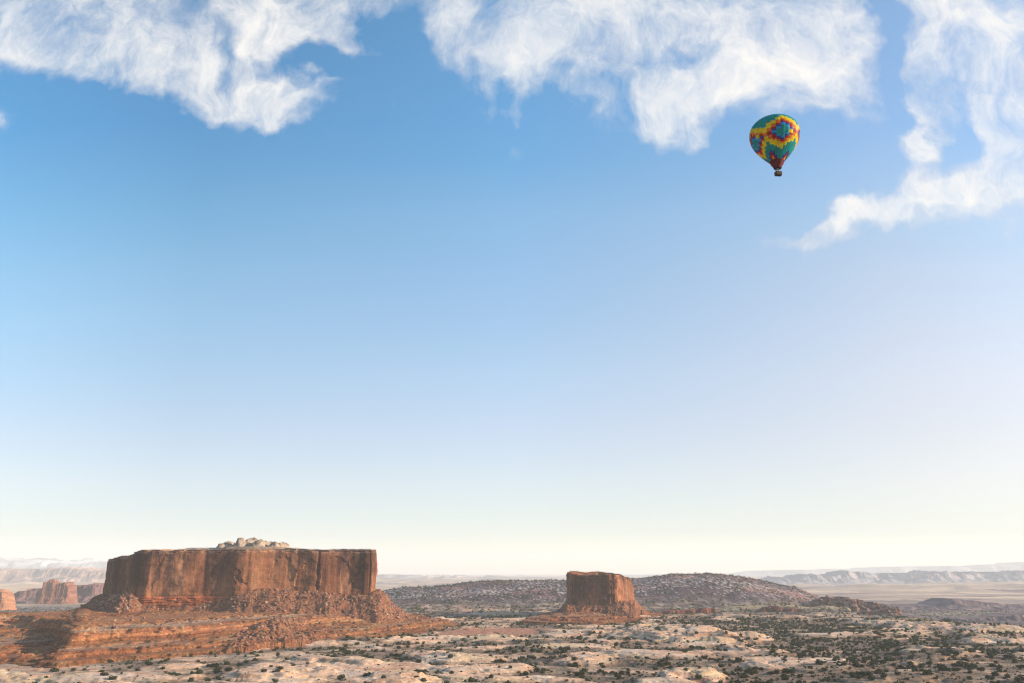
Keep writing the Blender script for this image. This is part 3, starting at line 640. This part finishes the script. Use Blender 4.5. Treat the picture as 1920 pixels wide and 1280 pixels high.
# ------------------------------------------------------------------ fallen rocks
M_rub = rock_material('fallen_rock', .6, .6, .5, .35, .6)
def rock_proto(seed):
    g2 = np.random.RandomState(seed); P, Fa = blob(7, 9, seed, .8, .5)
    # facet it: cut by random planes
    for _ in range(9):
        n = g2.randn(3); n /= np.linalg.norm(n); dcut = .55 + .25 * g2.rand(); q = P @ n; P = P - np.outer(np.clip(q - dcut, 0, None), n)
    return P, Fa
rp = [rock_proto(70 + k) for k in range(8)]
cx_, cy_ = [], []
def cand(n, x0, x1, y0, y1): return g.rand(n) * (x1 - x0) + x0, g.rand(n) * (y1 - y0) + y0
rx_, ry_ = cand(90000, -760, -60, 800, 1260); rx2, ry2 = cand(14000, 0, 310, 1260, 1480)
rx_ = np.concatenate([rx_, rx2]); ry_ = np.concatenate([ry_, ry2])
rz_, rk_, rt_ = surf(rx_, ry_); ok = (rk_ > 0) & (rk_ < 9) & (g.rand(len(rx_)) < np.where(rt_ > .5, .50 * ss(-.3, .4, fbm(rx_ / 25, ry_ / 25, 3, 950)) + .1, .012))
rx_, ry_, rz_, rk_ = rx_[ok], ry_[ok], rz_[ok], rk_[ok]
rs = .3 + 2.3 * g.rand(len(rx_)) ** 7 + .45 * g.rand(len(rx_))
boost = (rx_ / ry_ > T(190)) & (rx_ / ry_ < T(262)) & (ry_ > 1080); rs = rs * np.where(boost, 1.4, 1)
o_ = np.argsort(-rs / ry_); big_i = o_[:170]; rest = o_[170:]
pal = .88 * np.array([(.28, .125, .08), (.22, .09, .06), (.32, .17, .11), (.30, .14, .085), (.36, .22, .15)])
bprot = [make_mesh('boulder', P, Fa, M_rub, np.ones((len(P), 3)) * pal[k % 5], smooth=False) for k, (P, Fa) in enumerate(rp)]
for j, i in enumerate(big_i):
    o = bprot[j % 8] if j < 8 else bprot[j % 8].copy()
    if j >= 8: col.objects.link(o)
    s = float(rs[i]); o.location = (float(rx_[i]), float(ry_[i]), float(rz_[i]) + s * .25); o.scale = (s * random.uniform(.8, 1.3), s * random.uniform(.8, 1.2), s * random.uniform(.7, 1.1))
    o.rotation_euler = (random.uniform(-.5, .5), random.uniform(-.5, .5), random.uniform(0, 6.28))
    px = 960 + 1567 * rx_[i] / ry_[i]
    if rk_[i] == 2: tag(o, 'angular fallen boulder on the skirt of the smaller butte', 'boulder', 'boulders below the smaller butte')
    elif px < 330: tag(o, 'angular fallen boulder in the heap at the left foot of the long butte', 'boulder', 'boulders at the left foot of the long butte')
    else: tag(o, 'angular fallen boulder on the rubble slope below the long cliff', 'boulder', 'boulders on the slope below the long cliff')
Vs, Cs, Fs, off = [], [], [], 0
wh = g.randint(0, 8, len(rest))
for k in range(8):
    i = rest[wh == k]; P, Fa = rp[k]; a = g.rand(len(i)) * 6.28; ca, sa = np.cos(a)[:, None], np.sin(a)[:, None]; s = rs[i][:, None]
    V = np.stack([(P[None, :, 0] * ca - P[None, :, 1] * sa) * s + rx_[i][:, None], (P[None, :, 0] * sa + P[None, :, 1] * ca) * s + ry_[i][:, None], P[None, :, 2] * s + rz_[i][:, None] + s * .2], -1)
    Vs.append(V.reshape(-1, 3)); Cs.append(np.repeat(pal[g.choice(5, len(i), p=[.32, .32, .14, .18, .04])], len(P), 0))
    Fs.append((Fa[None] + (np.arange(len(i)) * len(P))[:, None, None]).reshape(-1, 4) + off); off += len(i) * len(P)
tag(make_mesh('rubble', np.concatenate(Vs), np.concatenate(Fs), M_rub, np.concatenate(Cs), smooth=False), 'broken red rubble strewn on the slopes below the cliffs', 'rubble', kind='stuff')

# ------------------------------------------------------------------ hot air balloon
def simple(name, c, rough=.7, trans=None, noise=None):
    m, nt = mat(name); cc = c
    if noise:
        n = nt.noise(nt.new('ShaderNodeNewGeometry').outputs['Position'], noise, 4)
        cc = nt.mix(nt.rng(n, .3, .7), tuple(v * .8 for v in c[:3]) + (1,), tuple(min(1, v * 1.15) for v in c[:3]) + (1,))
    finish(nt, cc, rough, translucent=trans); return m
TR = .48
BAL = [simple('balloon_teal', (.0, .30, .31, 1), .5, TR, .6), simple('balloon_light_blue', (.01, .36, .66, 1), .5, TR, .6), simple('balloon_blue', (.01, .06, .38, 1), .5, TR, .6),
       simple('balloon_crimson', (.40, .005, .012, 1), .5, TR, .6), simple('balloon_orange', (.80, .16, .01, 1), .5, TR, .6), simple('balloon_yellow', (.90, .60, .0, 1), .5, TR, .6)]
M_skirt = simple('balloon_skirt', (.10, .001, .004, 1), .6, .1); M_dark = simple('basket_trim', (.03, .02, .018, 1), .6)
M_steel = simple('burner_steel', (.35, .35, .36, 1), .3)
m, nt = mat('wicker'); pos = nt.new('ShaderNodeNewGeometry').outputs['Position']
w = nt.new('ShaderNodeTexWave'); w.bands_direction = 'Z'; w.inputs['Scale'].default_value = 6; w.inputs['Distortion'].default_value = 2; nt.l.new(pos, w.inputs['Vector'])
finish(nt, nt.mix(w.outputs['Fac'], (.05, .026, .014, 1), (.10, .055, .03, 1)), .7, w.outputs['Fac'], .5, .02); M_wick = m
DB = 291.0
def at_depth(px, py, dep):
    dx, dy = (px - 960) / F, (640 - py) / F
    return Vector((dx * dep, dep * (math.cos(TH) - dy * math.sin(TH)), HC + dep * (math.sin(TH) + dy * math.cos(TH))))
base = at_depth(1459.5, 329, DB)            # floor of the basket
bal = empty('hot_air_balloon', base); bal.rotation_euler = (0, 0, 0)
tag(bal, 'teal, yellow, red and blue patchwork hot air balloon floating high in the sky', 'hot air balloon')
NG, NRW, SUB, RAD, Z0 = 32, 41, 4, 8.75, 3.8
H = 19.4
prof = [(0, 1.75), (.06, 2.25), (.14, 3.55), (.24, 5.15), (.36, 6.85), (.48, 8.1), (.58, 8.65), (.66, 8.75), (.74, 8.5), (.82, 7.75), (.89, 6.45), (.95, 4.6), (.985, 2.6), (1.0, .05)]
pz = np.array([a for a, b in prof]) * H; pr_ = np.array([b for a, b in prof])
# smooth profile through dense cubic-ish sampling
tt_ = np.r_[0, np.cumsum(np.hypot(np.diff(pz), np.diff(pr_)))]; tt_ /= tt_[-1]
def cr(ts, a):
    out = []
    for t_ in ts:
        i = min(max(np.searchsorted(tt_, t_) - 1, 0), len(a) - 2); h = (t_ - tt_[i]) / (tt_[i + 1] - tt_[i])
        m0 = (a[i + 1] - a[max(i - 1, 0)]) / (tt_[i + 1] - tt_[max(i - 1, 0)]) * (tt_[i + 1] - tt_[i]); m1 = (a[min(i + 2, len(a) - 1)] - a[i]) / (tt_[min(i + 2, len(a) - 1)] - tt_[i]) * (tt_[i + 1] - tt_[i])
        out.append((2 * h**3 - 3 * h**2 + 1) * a[i] + (h**3 - 2 * h**2 + h) * m0 + (-2 * h**3 + 3 * h**2) * a[i + 1] + (h**3 - h**2) * m1)
    return np.array(out)
rows_t = np.linspace(0, 1, NRW * 2 + 1); ez, er = cr(rows_t, pz), np.maximum(cr(rows_t, pr_), .03)
nc = NG * SUB; ang = np.arange(nc) / nc * 2 * np.pi
face_cam = math.atan2(-base.y, -base.x)      # world angle from balloon to camera
CENTER = face_cam + R(22.6)                  # diamond centre is to the right seen from the camera
bulge = 1 + .018 * np.abs(np.sin(ang * NG / 2))
V = np.array([[(r_ * b_ * math.cos(a_), r_ * b_ * math.sin(a_), Z0 + z_) for a_, b_ in zip(ang + CENTER - math.pi / NG, bulge)] for z_, r_ in zip(ez, er)])
slots = []
for rI in range(NRW * 2):
    row = rI // 2
    for cI in range(nc):
        gI = cI // SUB; dg = (gI + 4) % 8 - 4; ad = abs(dg)
        gc = (gI + 16) % 32 - 16; D = abs(row - (17.5 + .32 * gc)) + 1.55 * ad; c_ = 0
        if D < 2.9: c_ = 0
        elif D < 3.9: c_ = 1
        elif D < 4.9: c_ = 2
        elif D < 6.1: c_ = 3
        elif D < 7.4: c_ = 4
        elif D < 10.2: c_ = 5
        else:
            dd = (gI % 8) - 4; E = row + 1.9 * abs(dd)
            if row < 9:
                c_ = 5 if E < 3.4 else 4 if E < 4.9 else 3 if E < 6.4 else 2 if E < 8 else 0
            c_ = c_ if c_ else (1 if (9 < row < 12 and ad < 2) and False else 0)
        if row < 2: c_ = 3
        if dg == 2 and 17 <= row <= 18: c_ = 5
        slots.append(c_)
env = make_mesh('envelope', V.reshape(-1, 3), grid_faces(NRW * 2 + 1, nc, True), BAL, slots=slots); env.parent = bal
def lathe(name, prof, m, parent, n=48, wall=0.0):
    V = []; 
    for z_, r_ in prof: V += [(r_ * math.cos(a), r_ * math.sin(a), z_) for a in np.arange(n) / n * 2 * np.pi]
    o = make_mesh(name, np.array(V), grid_faces(len(prof), n, True), m); o.parent = parent; return o
lathe('skirt', [(Z0 - 1.05, 1.35), (Z0 - .5, 1.48), (Z0 + .1, 1.80), (Z0 + .75, 2.28), (Z0 + 1.2, 2.34 * 1.0), (Z0 + 1.75, 2.72), (Z0 + 1.74, 2.66), (Z0, 1.74), (Z0 - 1.05, 1.32)], M_skirt, bal)
for i in range(NG // 2):
    pass
def tube(p, q, r, m, name, parent, n=6):
    p, q = Vector(p), Vector(q); d = (q - p).normalized(); u = d.orthogonal().normalized(); v = d.cross(u); V = []
    for c_ in (p, q): V += [tuple(c_ + u * (r * math.cos(k * 6.2832 / n)) + v * (r * math.sin(k * 6.2832 / n))) for k in range(n)]
    return V, grid_faces(2, n, True)
def tubes(name, segs, r, m, parent):
    Vs, Fs, off = [], [], 0
    for p, q in segs:
        V, Fa = tube(p, q, r, m, name, parent); Vs += V; Fs.append(Fa + off); off += len(V)
    o = make_mesh(name, np.array(Vs), np.concatenate(Fs), m); o.parent = parent; return o
BW, BD, BH = 1.3, .8, 1.0                   # half width, half depth, height of the basket
yaw = R(8)
def rot(x, y): return (x * math.cos(yaw) - y * math.sin(yaw), x * math.sin(yaw) + y * math.cos(yaw))
def rbox_rows(hw, hd, zs, n=48, p_=.35):
    rows = []
    for z_, s in zs:
        row = []
        for k in range(n):
            a = k / n * 2 * math.pi; ca, sa = math.cos(a), math.sin(a)
            x = math.copysign(abs(ca) ** p_, ca) * hw * s; y = math.copysign(abs(sa) ** p_, sa) * hd * s
            row.append((*rot(x, y), z_))
        rows.append(row)
    return np.array(rows)
V = rbox_rows(BW, BD, [(0, .01), (0, .88), (.08, .93), (.6, .96), (BH, 1), (BH, .94), (.1, .88), (.1, .01)])
bsk = o = make_mesh('basket', V.reshape(-1, 3), grid_faces(len(V), 48, True), M_wick); o.parent = bal
V = rbox_rows(BW, BD, [(BH - .06, 1.01), (BH - .04, 1.06), (BH + .05, 1.06), (BH + .08, 1.0), (BH + .05, .93), (BH - .04, .93), (BH - .06, 1.01)])
o = make_mesh('basket_rim', V.reshape(-1, 3), grid_faces(len(V), 48, True), M_dark); o.parent = bsk
V = rbox_rows(BW, BD, [(-.02, .5), (-.02, .92), (.06, .97), (.14, .965), (.16, .93)])
o = make_mesh('basket_base', V.reshape(-1, 3), grid_faces(len(V), 48, True), M_dark); o.parent = bsk
cor = [rot(sx * BW * .9, sy * BD * .88) for sx in (-1, 1) for sy in (-1, 1)]
fr = [rot(sx * .5, sy * .4) for sx in (-1, 1) for sy in (-1, 1)]
for (a, b) in zip(cor, fr):
    tubes('upright', [((*a, BH), (*b, 2.35))], .03, M_dark, bal)
tubes('burner_frame', [((*fr[i], 2.35), (*fr[j], 2.35)) for i, j in ((0, 1), (1, 3), (3, 2), (2, 0))], .035, M_steel, bal)
for s in (-1, 1):
    o = lathe('burner', [(2.25, .02), (2.25, .12), (2.55, .14), (2.6, .18), (2.8, .18), (2.8, .15), (2.6, .02)], M_steel, bal, 20); o.location = (*rot(s * .2, 0), 0)
cab = []
for i in range(16):
    a = i / 16 * 2 * math.pi; k = (0 if math.cos(a) < 0 else 2) + (0 if math.sin(a) < 0 else 1)
    cab.append(((*fr[k], 2.35), (1.34 * math.cos(a + yaw), 1.34 * math.sin(a + yaw), Z0 - 1.0)))
for p_, q_ in cab: tubes('cable', [(p_, q_)], .011, M_dark, bal)

# passengers
def skin_fig(name, verts, edges, radii, m, parent, levels=1):
    me = bpy.data.meshes.new(name); me.from_pydata(verts, edges, []); me.materials.append(m)
    o = bpy.data.objects.new(name, me); col.objects.link(o)
    if parent: o.parent = parent
    md = o.modifiers.new('skin', 'SKIN'); md.use_smooth_shade = True
    for i, r_ in enumerate(radii):
        sv = me.skin_vertices[0].data[i]; sv.radius = (r_, r_) if not isinstance(r_, tuple) else r_
    me.skin_vertices[0].data[0].use_root = True
    o.modifiers.new('sub', 'SUBSURF').levels = levels; o.modifiers['sub'].render_levels = levels
    return o
M_skin = simple('skin', (.42, .24, .17, 1), .6)
def person(loc, yawp, jacket, trousers, hair, label, h=1.72, arm='rail'):
    e = empty('person', loc); e.rotation_euler = (0, 0, yawp); tag(e, label, 'person', 'passengers in the balloon basket'); e.empty_display_size = .3
    k = h / 1.72
    hand = (.30, .34, 1.12) if arm == 'rail' else (.36, .20, 1.95)
    elb = (.30, .08, 1.10) if arm == 'rail' else (.33, .10, 1.62)
    V = [(0, 0, .93), (0, 0, 1.12), (0, 0, 1.36), (0, .01, 1.48), (0, .03, 1.56), (0, .03, 1.66)]
    Ed = [(0, 1), (1, 2), (2, 3), (3, 4), (4, 5)]; Rr = [(.15, .11), (.14, .10), (.17, .11), .055, .085, .075]
    for s in (-1, 1):
        b = len(V); hx = hand if s > 0 else (.28, .34, 1.12); ex = elb if s > 0 else (.29, .08, 1.1)
        V += [(s * .19, 0, 1.40), (s * ex[0], ex[1], ex[2]), (s * hx[0], hx[1], hx[2]), (s * hx[0], hx[1] + .07, hx[2] + .005)]; Ed += [(2, b), (b, b + 1), (b + 1, b + 2), (b + 2, b + 3)]; Rr += [.058, .045, .03, (.038, .016)]
        for f_ in range(4):
            c0 = len(V); fxx = s * hx[0] + (f_ - 1.5) * .021; L_ = (.055, .07, .066, .05)[f_]
            V += [(fxx, hx[1] + .07 + L_ * .55, hx[2] + .012), (fxx, hx[1] + .07 + L_ * .9, hx[2] - .02)]; Ed += [(b + 3, c0), (c0, c0 + 1)]; Rr += [.0095, .008]
        c0 = len(V); V += [(s * hx[0] - s * .05, hx[1] + .04, hx[2] - .01)]; Ed += [(b + 2, c0)]; Rr += [.011]
        b = len(V); V += [(s * .10, 0, .86), (s * .11, .02, .48), (s * .11, -.01, .10), (s * .11, .14, .04)]; Ed += [(0, b), (b, b + 1), (b + 1, b + 2), (b + 2, b + 3)]; Rr += [.092, .062, .045, .04]
    V = [tuple(c * k for c in v) for v in V]
    skin_fig('body', V, Ed, Rr, M_skin, e)
    jv = [(0, 0, .92), (0, 0, 1.12), (0, 0, 1.36), (0, .01, 1.45)]; je = [(0, 1), (1, 2), (2, 3)]; jr = [(.175, .135), (.17, .13), (.195, .135), .075]
    for s in (-1, 1):
        b = len(jv); hx = hand if s > 0 else (.28, .34, 1.12); ex = elb if s > 0 else (.29, .08, 1.1)
        jv += [(s * .20, 0, 1.40), (s * ex[0], ex[1], ex[2]), tuple(np.array((s * hx[0], hx[1], hx[2])) * .97 + np.array((s * ex[0], ex[1], ex[2])) * .03)]; je += [(2, b), (b, b + 1), (b + 1, b + 2)]; jr += [.075, .06, .045]
    skin_fig('jacket', [tuple(c * k for c in v) for v in jv], je, jr, jacket, e)
    tv = [(0, 0, .92)]; te = []; tr = [(.165, .125)]
    for s in (-1, 1):
        b = len(tv); tv += [(s * .10, 0, .84), (s * .11, .02, .48), (s * .11, -.01, .10)]; te += [(0, b), (b, b + 1), (b + 1, b + 2)]; tr += [.108, .08, .065]
    skin_fig('trousers', [tuple(c * k for c in v) for v in tv], te, tr, trousers, e)
    P, Fa = blob(12, 16, int(h * 100), 1.0, .05); P = P * np.array([.088, .10, .085]) * k + np.array([0, .012, 1.655]) * k
    P[:, 1] -= np.where(P[:, 2] < 1.64 * k, .02, 0); hr = make_mesh('hair', P, Fa, hair); hr.parent = e
    # face: nose, eyes and mouth
    P, Fa = blob(8, 8, 3, 1.0, .0); ns = make_mesh('nose', P * np.array([.014, .02, .022]) * k + np.array([0, .125, 1.60]) * k, Fa, M_skin); ns.parent = e
    for s in (-1, 1):
        ey = make_mesh('eye', P * .011 * k + np.array([s * .032, .108, 1.625]) * k, Fa, M_dark); ey.parent = e
        er_ = make_mesh('ear', P * np.array([.012, .022, .032]) * k + np.array([s * .088, .03, 1.615]) * k, Fa, M_skin); er_.parent = e
    mo = make_mesh('mouth', P * np.array([.026, .008, .006]) * k + np.array([0, .112, 1.565]) * k, Fa, simple('lips', (.35, .12, .1, 1))); mo.parent = e
    return e
mk = lambda n, c: simple(n, c, .85)
hairs = [mk('brown_hair', (.05, .025, .012, 1)), mk('black_hair', (.01, .009, .008, 1)), mk('grey_hair', (.2, .19, .17, 1))]
jk = [mk('navy_jacket', (.02, .03, .08, 1)), mk('black_jacket', (.012, .012, .014, 1)), mk('red_jacket', (.22, .03, .02, 1)), mk('green_jacket', (.04, .07, .03, 1))]
tr_ = mk('dark_trousers', (.03, .03, .04, 1))
Mb = Matrix.Translation(base) @ bal.rotation_euler.to_matrix().to_4x4()
for i, (x, y, yw, h, lb, arm) in enumerate(((-.85, -.42, 180, 1.66, 'leftmost standing passenger in a dark jacket at the basket rim', 'rail'), (-.3, -.45, 170, 1.62, 'second passenger from the left standing in the balloon basket', 'rail'),
                             (.3, -.2, 200, 1.8, 'pilot in the middle of the basket with one arm raised to the burner', 'up'), (.85, -.4, 185, 1.6, 'rightmost passenger standing at the end of the balloon basket', 'rail'))):
    q = Mb @ Vector((*rot(x, y), .1)); person(q, R(yw), jk[i], tr_, hairs[i % 3], lb, h, arm)

# ------------------------------------------------------------------ haze
m, nt = mat('haze_air'); v = nt.new('ShaderNodeVolumePrincipled'); v.inputs['Color'].default_value = (1, .975, .945, 1); v.inputs['Density'].default_value = 5.9e-5; v.inputs['Anisotropy'].default_value = .0
oo = nt.new('ShaderNodeOutputMaterial'); nt.l.new(v.outputs[0], oo.inputs['Volume'])
b0, b1, zb_, zt_ = -43500, 43500, ZMIN - 14, 900
V = [(x, y, z) for z in (zb_, zt_) for y in (b0, b1) for x in (b0, b1)]
hz = make_mesh('haze', V, [(0, 2, 3, 1), (4, 5, 7, 6), (0, 1, 5, 4), (2, 6, 7, 3), (0, 4, 6, 2), (1, 3, 7, 5)], m, smooth=False); tag(hz, 'pale blue haze lying over the far desert', 'haze', kind='stuff')

# ------------------------------------------------------------------ sky, sun, camera
SAZ, SEL = R(98), R(17)                       # sun bearing clockwise from the view direction, and its height
w = bpy.data.worlds.new('World'); scn.world = w; w.use_nodes = True; nt = NT(w.node_tree)
sky = nt.new('ShaderNodeTexSky'); sky.sky_type = 'NISHITA'; sky.sun_disc = False; sky.sun_elevation = SEL; sky.sun_rotation = SAZ; sky.altitude = 1400; sky.air_density = 1.0; sky.dust_density = 1.6; sky.ozone_density = 1.0
d = nt.new('ShaderNodeTexCoord').outputs['Generated']
sx = nt.new('ShaderNodeSeparateXYZ'); nt.l.new(d, sx.inputs[0])
yy = nt.math('MAXIMUM', sx.outputs[1], .02); uu = nt.math('DIVIDE', sx.outputs[0], yy); vv = nt.math('DIVIDE', sx.outputs[2], yy)
cmb = nt.new('ShaderNodeCombineXYZ'); nt.l.new(uu, cmb.inputs[0]); nt.l.new(vv, cmb.inputs[1]); uv0 = cmb.outputs[0]
wn = nt.vec('SUBTRACT', nt.noisec(uv0, 5.0, 4), (.5, .5, .5)); wn2 = nt.vec('SUBTRACT', nt.noisec(uv0, 17.0, 4), (.5, .5, .5))
uvw = nt.vec('ADD', uv0, nt.vec('ADD', nt.scale(wn, (.20, .22, 0)), nt.scale(wn2, (.09, .09, 0))))
def uvof(px, py): return T(px, py), el(py)
CL = [  # px, py, rx, ry, rotation, weight
 (60, 20, 260, 120, 0, .8), (130, 70, 300, 90, -12, .6), (300, 60, 240, 130, -8, .7), (300, 140, 230, 70, -10, .6), (430, 165, 120, 50, -5, .5), (555, 165, 115, 46, 5, .75), (510, 60, 150, 150, 0, .75),
 (600, 20, 200, 90, 0, .55), (660, 70, 120, 70, -15, .4), (40, 110, 160, 60, -15, .55), (-30, 235, 60, 60, 0, .5), (165, 268, 70, 25, 0, .22), (700, 150, 90, 30, -10, .3),
 (900, 0, 200, 130, -20, .8), (1050, 40, 280, 160, -10, .9), (1080, 130, 220, 90, 0, .5), (970, 215, 30, 110, 5, .30), (1200, 20, 200, 120, 0, .7), (1255, 200, 120, 70, 25, .6), (1370, 140, 220, 62, 30, .8), (1490, 90, 180, 130, 20, .75), (1580, 150, 80, 130, 0, .4), (1400, 20, 260, 70, 0, .5), (1240, 140, 150, 130, 0, .4), (1470, 200, 120, 50, 0, .28),
 (1780, 40, 140, 140, 0, .8), (1715, 140, 80, 140, 0, .75), (1715, 270, 48, 120, -8, .9), (1890, 120, 150, 220, 0, .85), (1900, 290, 120, 150, 20, .85), (1800, 375, 200, 75, 25, .7), (1660, 395, 260, 48, 10, .85), (1520, 412, 110, 32, 16, .8), (1880, 410, 160, 70, 5, .6), (2050, 200, 220, 300, 0, .8), (1300, -120, 700, 160, 0, .7), (300, -120, 700, 160, 0, .7),
 (440, 85, 48, 75, 10, -.6), (360, 160, 60, 22, -20, -.3), (215, 118, 110, 24, 8, -.5), (80, 20, 60, 30, 0, -.25), (650, 105, 120, 34, -15, -.4), (560, 120, 90, 22, -10, -.35), (750, 50, 70, 120, -35, -.6), (1285, 78, 120, 45, 25, -.42), (1650, 60, 38, 190, 0, -.75), (1815, 255, 70, 75, 30, -.5), (640, 110, 100, 26, -10, -.2)]
acc = None
for (px, py, rx, ry, ro, wt) in CL:
    u0, v0 = uvof(px, py); u1, v1 = uvof(px + rx, py); u2, v2 = uvof(px, py - ry)
    mp = nt.new('ShaderNodeMapping'); mp.vector_type = 'TEXTURE'; nt.l.new(uvw, mp.inputs['Vector'])
    mp.inputs['Location'].default_value = (u0, v0, 0); mp.inputs['Rotation'].default_value = (0, 0, R(ro)); mp.inputs['Scale'].default_value = (abs(u1 - u0), abs(v2 - v0), 1)
    q = nt.rng(nt.vec('LENGTH', mp.outputs[0]), 0.0, 1.25, wt, 0.0)
    acc = q if acc is None else nt.math('ADD', acc, q)
acc = nt.math('MINIMUM', acc, .98)
front = nt.rng(sx.outputs[1], .02, .15)
# elsewhere in the sky: broken cloud of its own
acc = nt.math('ADD', nt.math('MULTIPLY', acc, front), nt.math('MULTIPLY', nt.math('SUBTRACT', 1.0, front), nt.rng(nt.noise(d, 2.2, 3), .45, .7, 0, .8)))
fuv = nt.vec('ADD', uv0, nt.vec('ADD', nt.scale(wn, (.12, .14, 0)), nt.scale(wn2, (.03, .04, 0))))
n1 = nt.noise(nt.scale(fuv, (1, .85, 1)), 8, 12, .66, .35); n2 = nt.noise(nt.scale(fuv, (1, .5, 1)), 26, 10, .72, .5)
n3 = nt.noise(fuv, 3.5, 4, .5)
k = nt.math('ADD', acc, nt.math('MULTIPLY', nt.math('SUBTRACT', n1, .5), 2.4)); k = nt.math('ADD', k, nt.math('MULTIPLY', nt.math('SUBTRACT', n2, .5), 1.1))
k = nt.math('ADD', k, nt.math('MULTIPLY', nt.math('SUBTRACT', n3, .5), 1.6))
alpha = nt.rng(k, .24, 1.42, smooth=False); thick = nt.rng(nt.math('ADD', k, nt.math('MULTIPLY', nt.math('SUBTRACT', nt.noise(fuv, 11, 6, .6), .5), 1.6)), .35, 1.15)
alpha = nt.math('MULTIPLY', alpha, nt.rng(acc, .0, .50))
cc = nt.mix(thick, (3.7, 3.7, 3.95, 1), (4.9, 4.75, 4.55, 1))
# clear-sky colour: Nishita, lifted and desaturated toward the horizon as in dusty desert air
TINT = [(T(300), [(0.606, (0.25, 0.905, 1.15)), (0.548, (0.34, 0.95, 1.13)), (0.467, (0.478, 1.013, 1.106)), (0.39, (0.660, 1.019, 1.068)), (0.316, (0.732, 0.976, 1.003)), (0.244, (0.760, 0.881, 0.911)), (0.175, (0.775, 0.782, 0.819)), (0.109, (0.715, 0.701, 0.749)), (0.045, (0.492, 0.594, 0.691)), (0.007, (0.593, 0.687, 0.712))]),
 (T(960), [(0.606, (0.568, 1.326, 1.554)), (0.548, (0.600, 1.326, 1.505)), (0.467, (0.942, 1.391, 1.447)), (0.39, (1.017, 1.320, 1.367)), (0.316, (1.047, 1.231, 1.260)), (0.244, (1.111, 1.174, 1.162)), (0.175, (1.094, 1.015, 1.037)), (0.109, (0.972, 0.914, 0.925)), (0.045, (0.716, 0.780, 0.824)), (0.007, (0.869, 0.962, 0.689))]),
 (T(1760), [(0.606, (1.08, 1.34, 1.42)), (0.548, (1.24, 1.38, 1.38)), (0.467, (1.43, 1.40, 1.28)), (0.39, (1.569, 1.334, 1.154)), (0.316, (1.560, 1.239, 1.073)), (0.244, (1.482, 1.125, 0.979)), (0.175, (1.267, 0.971, 0.872)), (0.109, (1.038, 0.857, 0.813)), (0.045, (0.711, 0.740, 0.779)), (0.007, (1.503, 1.624, 1.252))])]
rv = nt.rng(vv, .0, .8, 0, 1, False); rr_ = []
for _, tb in TINT:
    tn = nt.new('ShaderNodeValToRGB'); nt.put(tn.inputs[0], rv); cr_ = tn.color_ramp; tb = tb[::-1]
    while len(cr_.elements) < len(tb): cr_.elements.new(.5)
    for e_, (p_, c_) in zip(cr_.elements, tb): e_.position = p_ / .8; e_.color = (c_[0] / 2, c_[1] / 2, c_[2] / 2, 1)
    rr_.append(tn.outputs[0])
tl = nt.mix(nt.rng(uu, TINT[0][0], TINT[1][0], 0, 1, False), rr_[0], rr_[1])
tl = nt.mix(nt.rng(uu, TINT[1][0], TINT[2][0], 0, 1, False), tl, rr_[2])
tl = nt.vec('SCALE', tl); tl.node.inputs['Scale'].default_value = 2.0
skyc = nt.mix(1.0, sky.outputs[0], tl, 'MULTIPLY')
fin = nt.mix(nt.math('MULTIPLY', alpha, .97), skyc, cc)
bg = nt.new('ShaderNodeBackground'); nt.l.new(fin, bg.inputs[0]); bg.inputs[1].default_value = .12
oo = nt.new('ShaderNodeOutputWorld'); nt.l.new(bg.outputs[0], oo.inputs[0])
w.cycles.sampling_method = 'MANUAL'; w.cycles.sample_map_resolution = 512

L = bpy.data.lights.new('sun', 'SUN'); L.energy = 5.0; L.angle = R(.6); L.color = (1, .84, .64)
lo = bpy.data.objects.new('sun', L); col.objects.link(lo)
sd = Vector((math.sin(SAZ) * math.cos(SEL), math.cos(SAZ) * math.cos(SEL), math.sin(SEL)))
lo.rotation_euler = (-sd).to_track_quat('-Z', 'Y').to_euler()

cam = bpy.data.cameras.new('camera'); co = bpy.data.objects.new('camera', cam); col.objects.link(co)
cam.sensor_width = 36; cam.lens = F / 1920 * 36; cam.clip_start = 1; cam.clip_end = 200000
co.location = (0, 0, HC); co.rotation_euler = (R(90) + TH, 0, 0); scn.camera = co
scn.view_settings.view_transform = 'Standard'; scn.view_settings.look = 'None'; scn.view_settings.gamma = 1; scn.view_settings.exposure = 0.8
scn.cycles.filter_width = 1.05; scn.cycles.volume_bounces = 1; scn.cycles.max_bounces = 6; scn.cycles.diffuse_bounces = 3
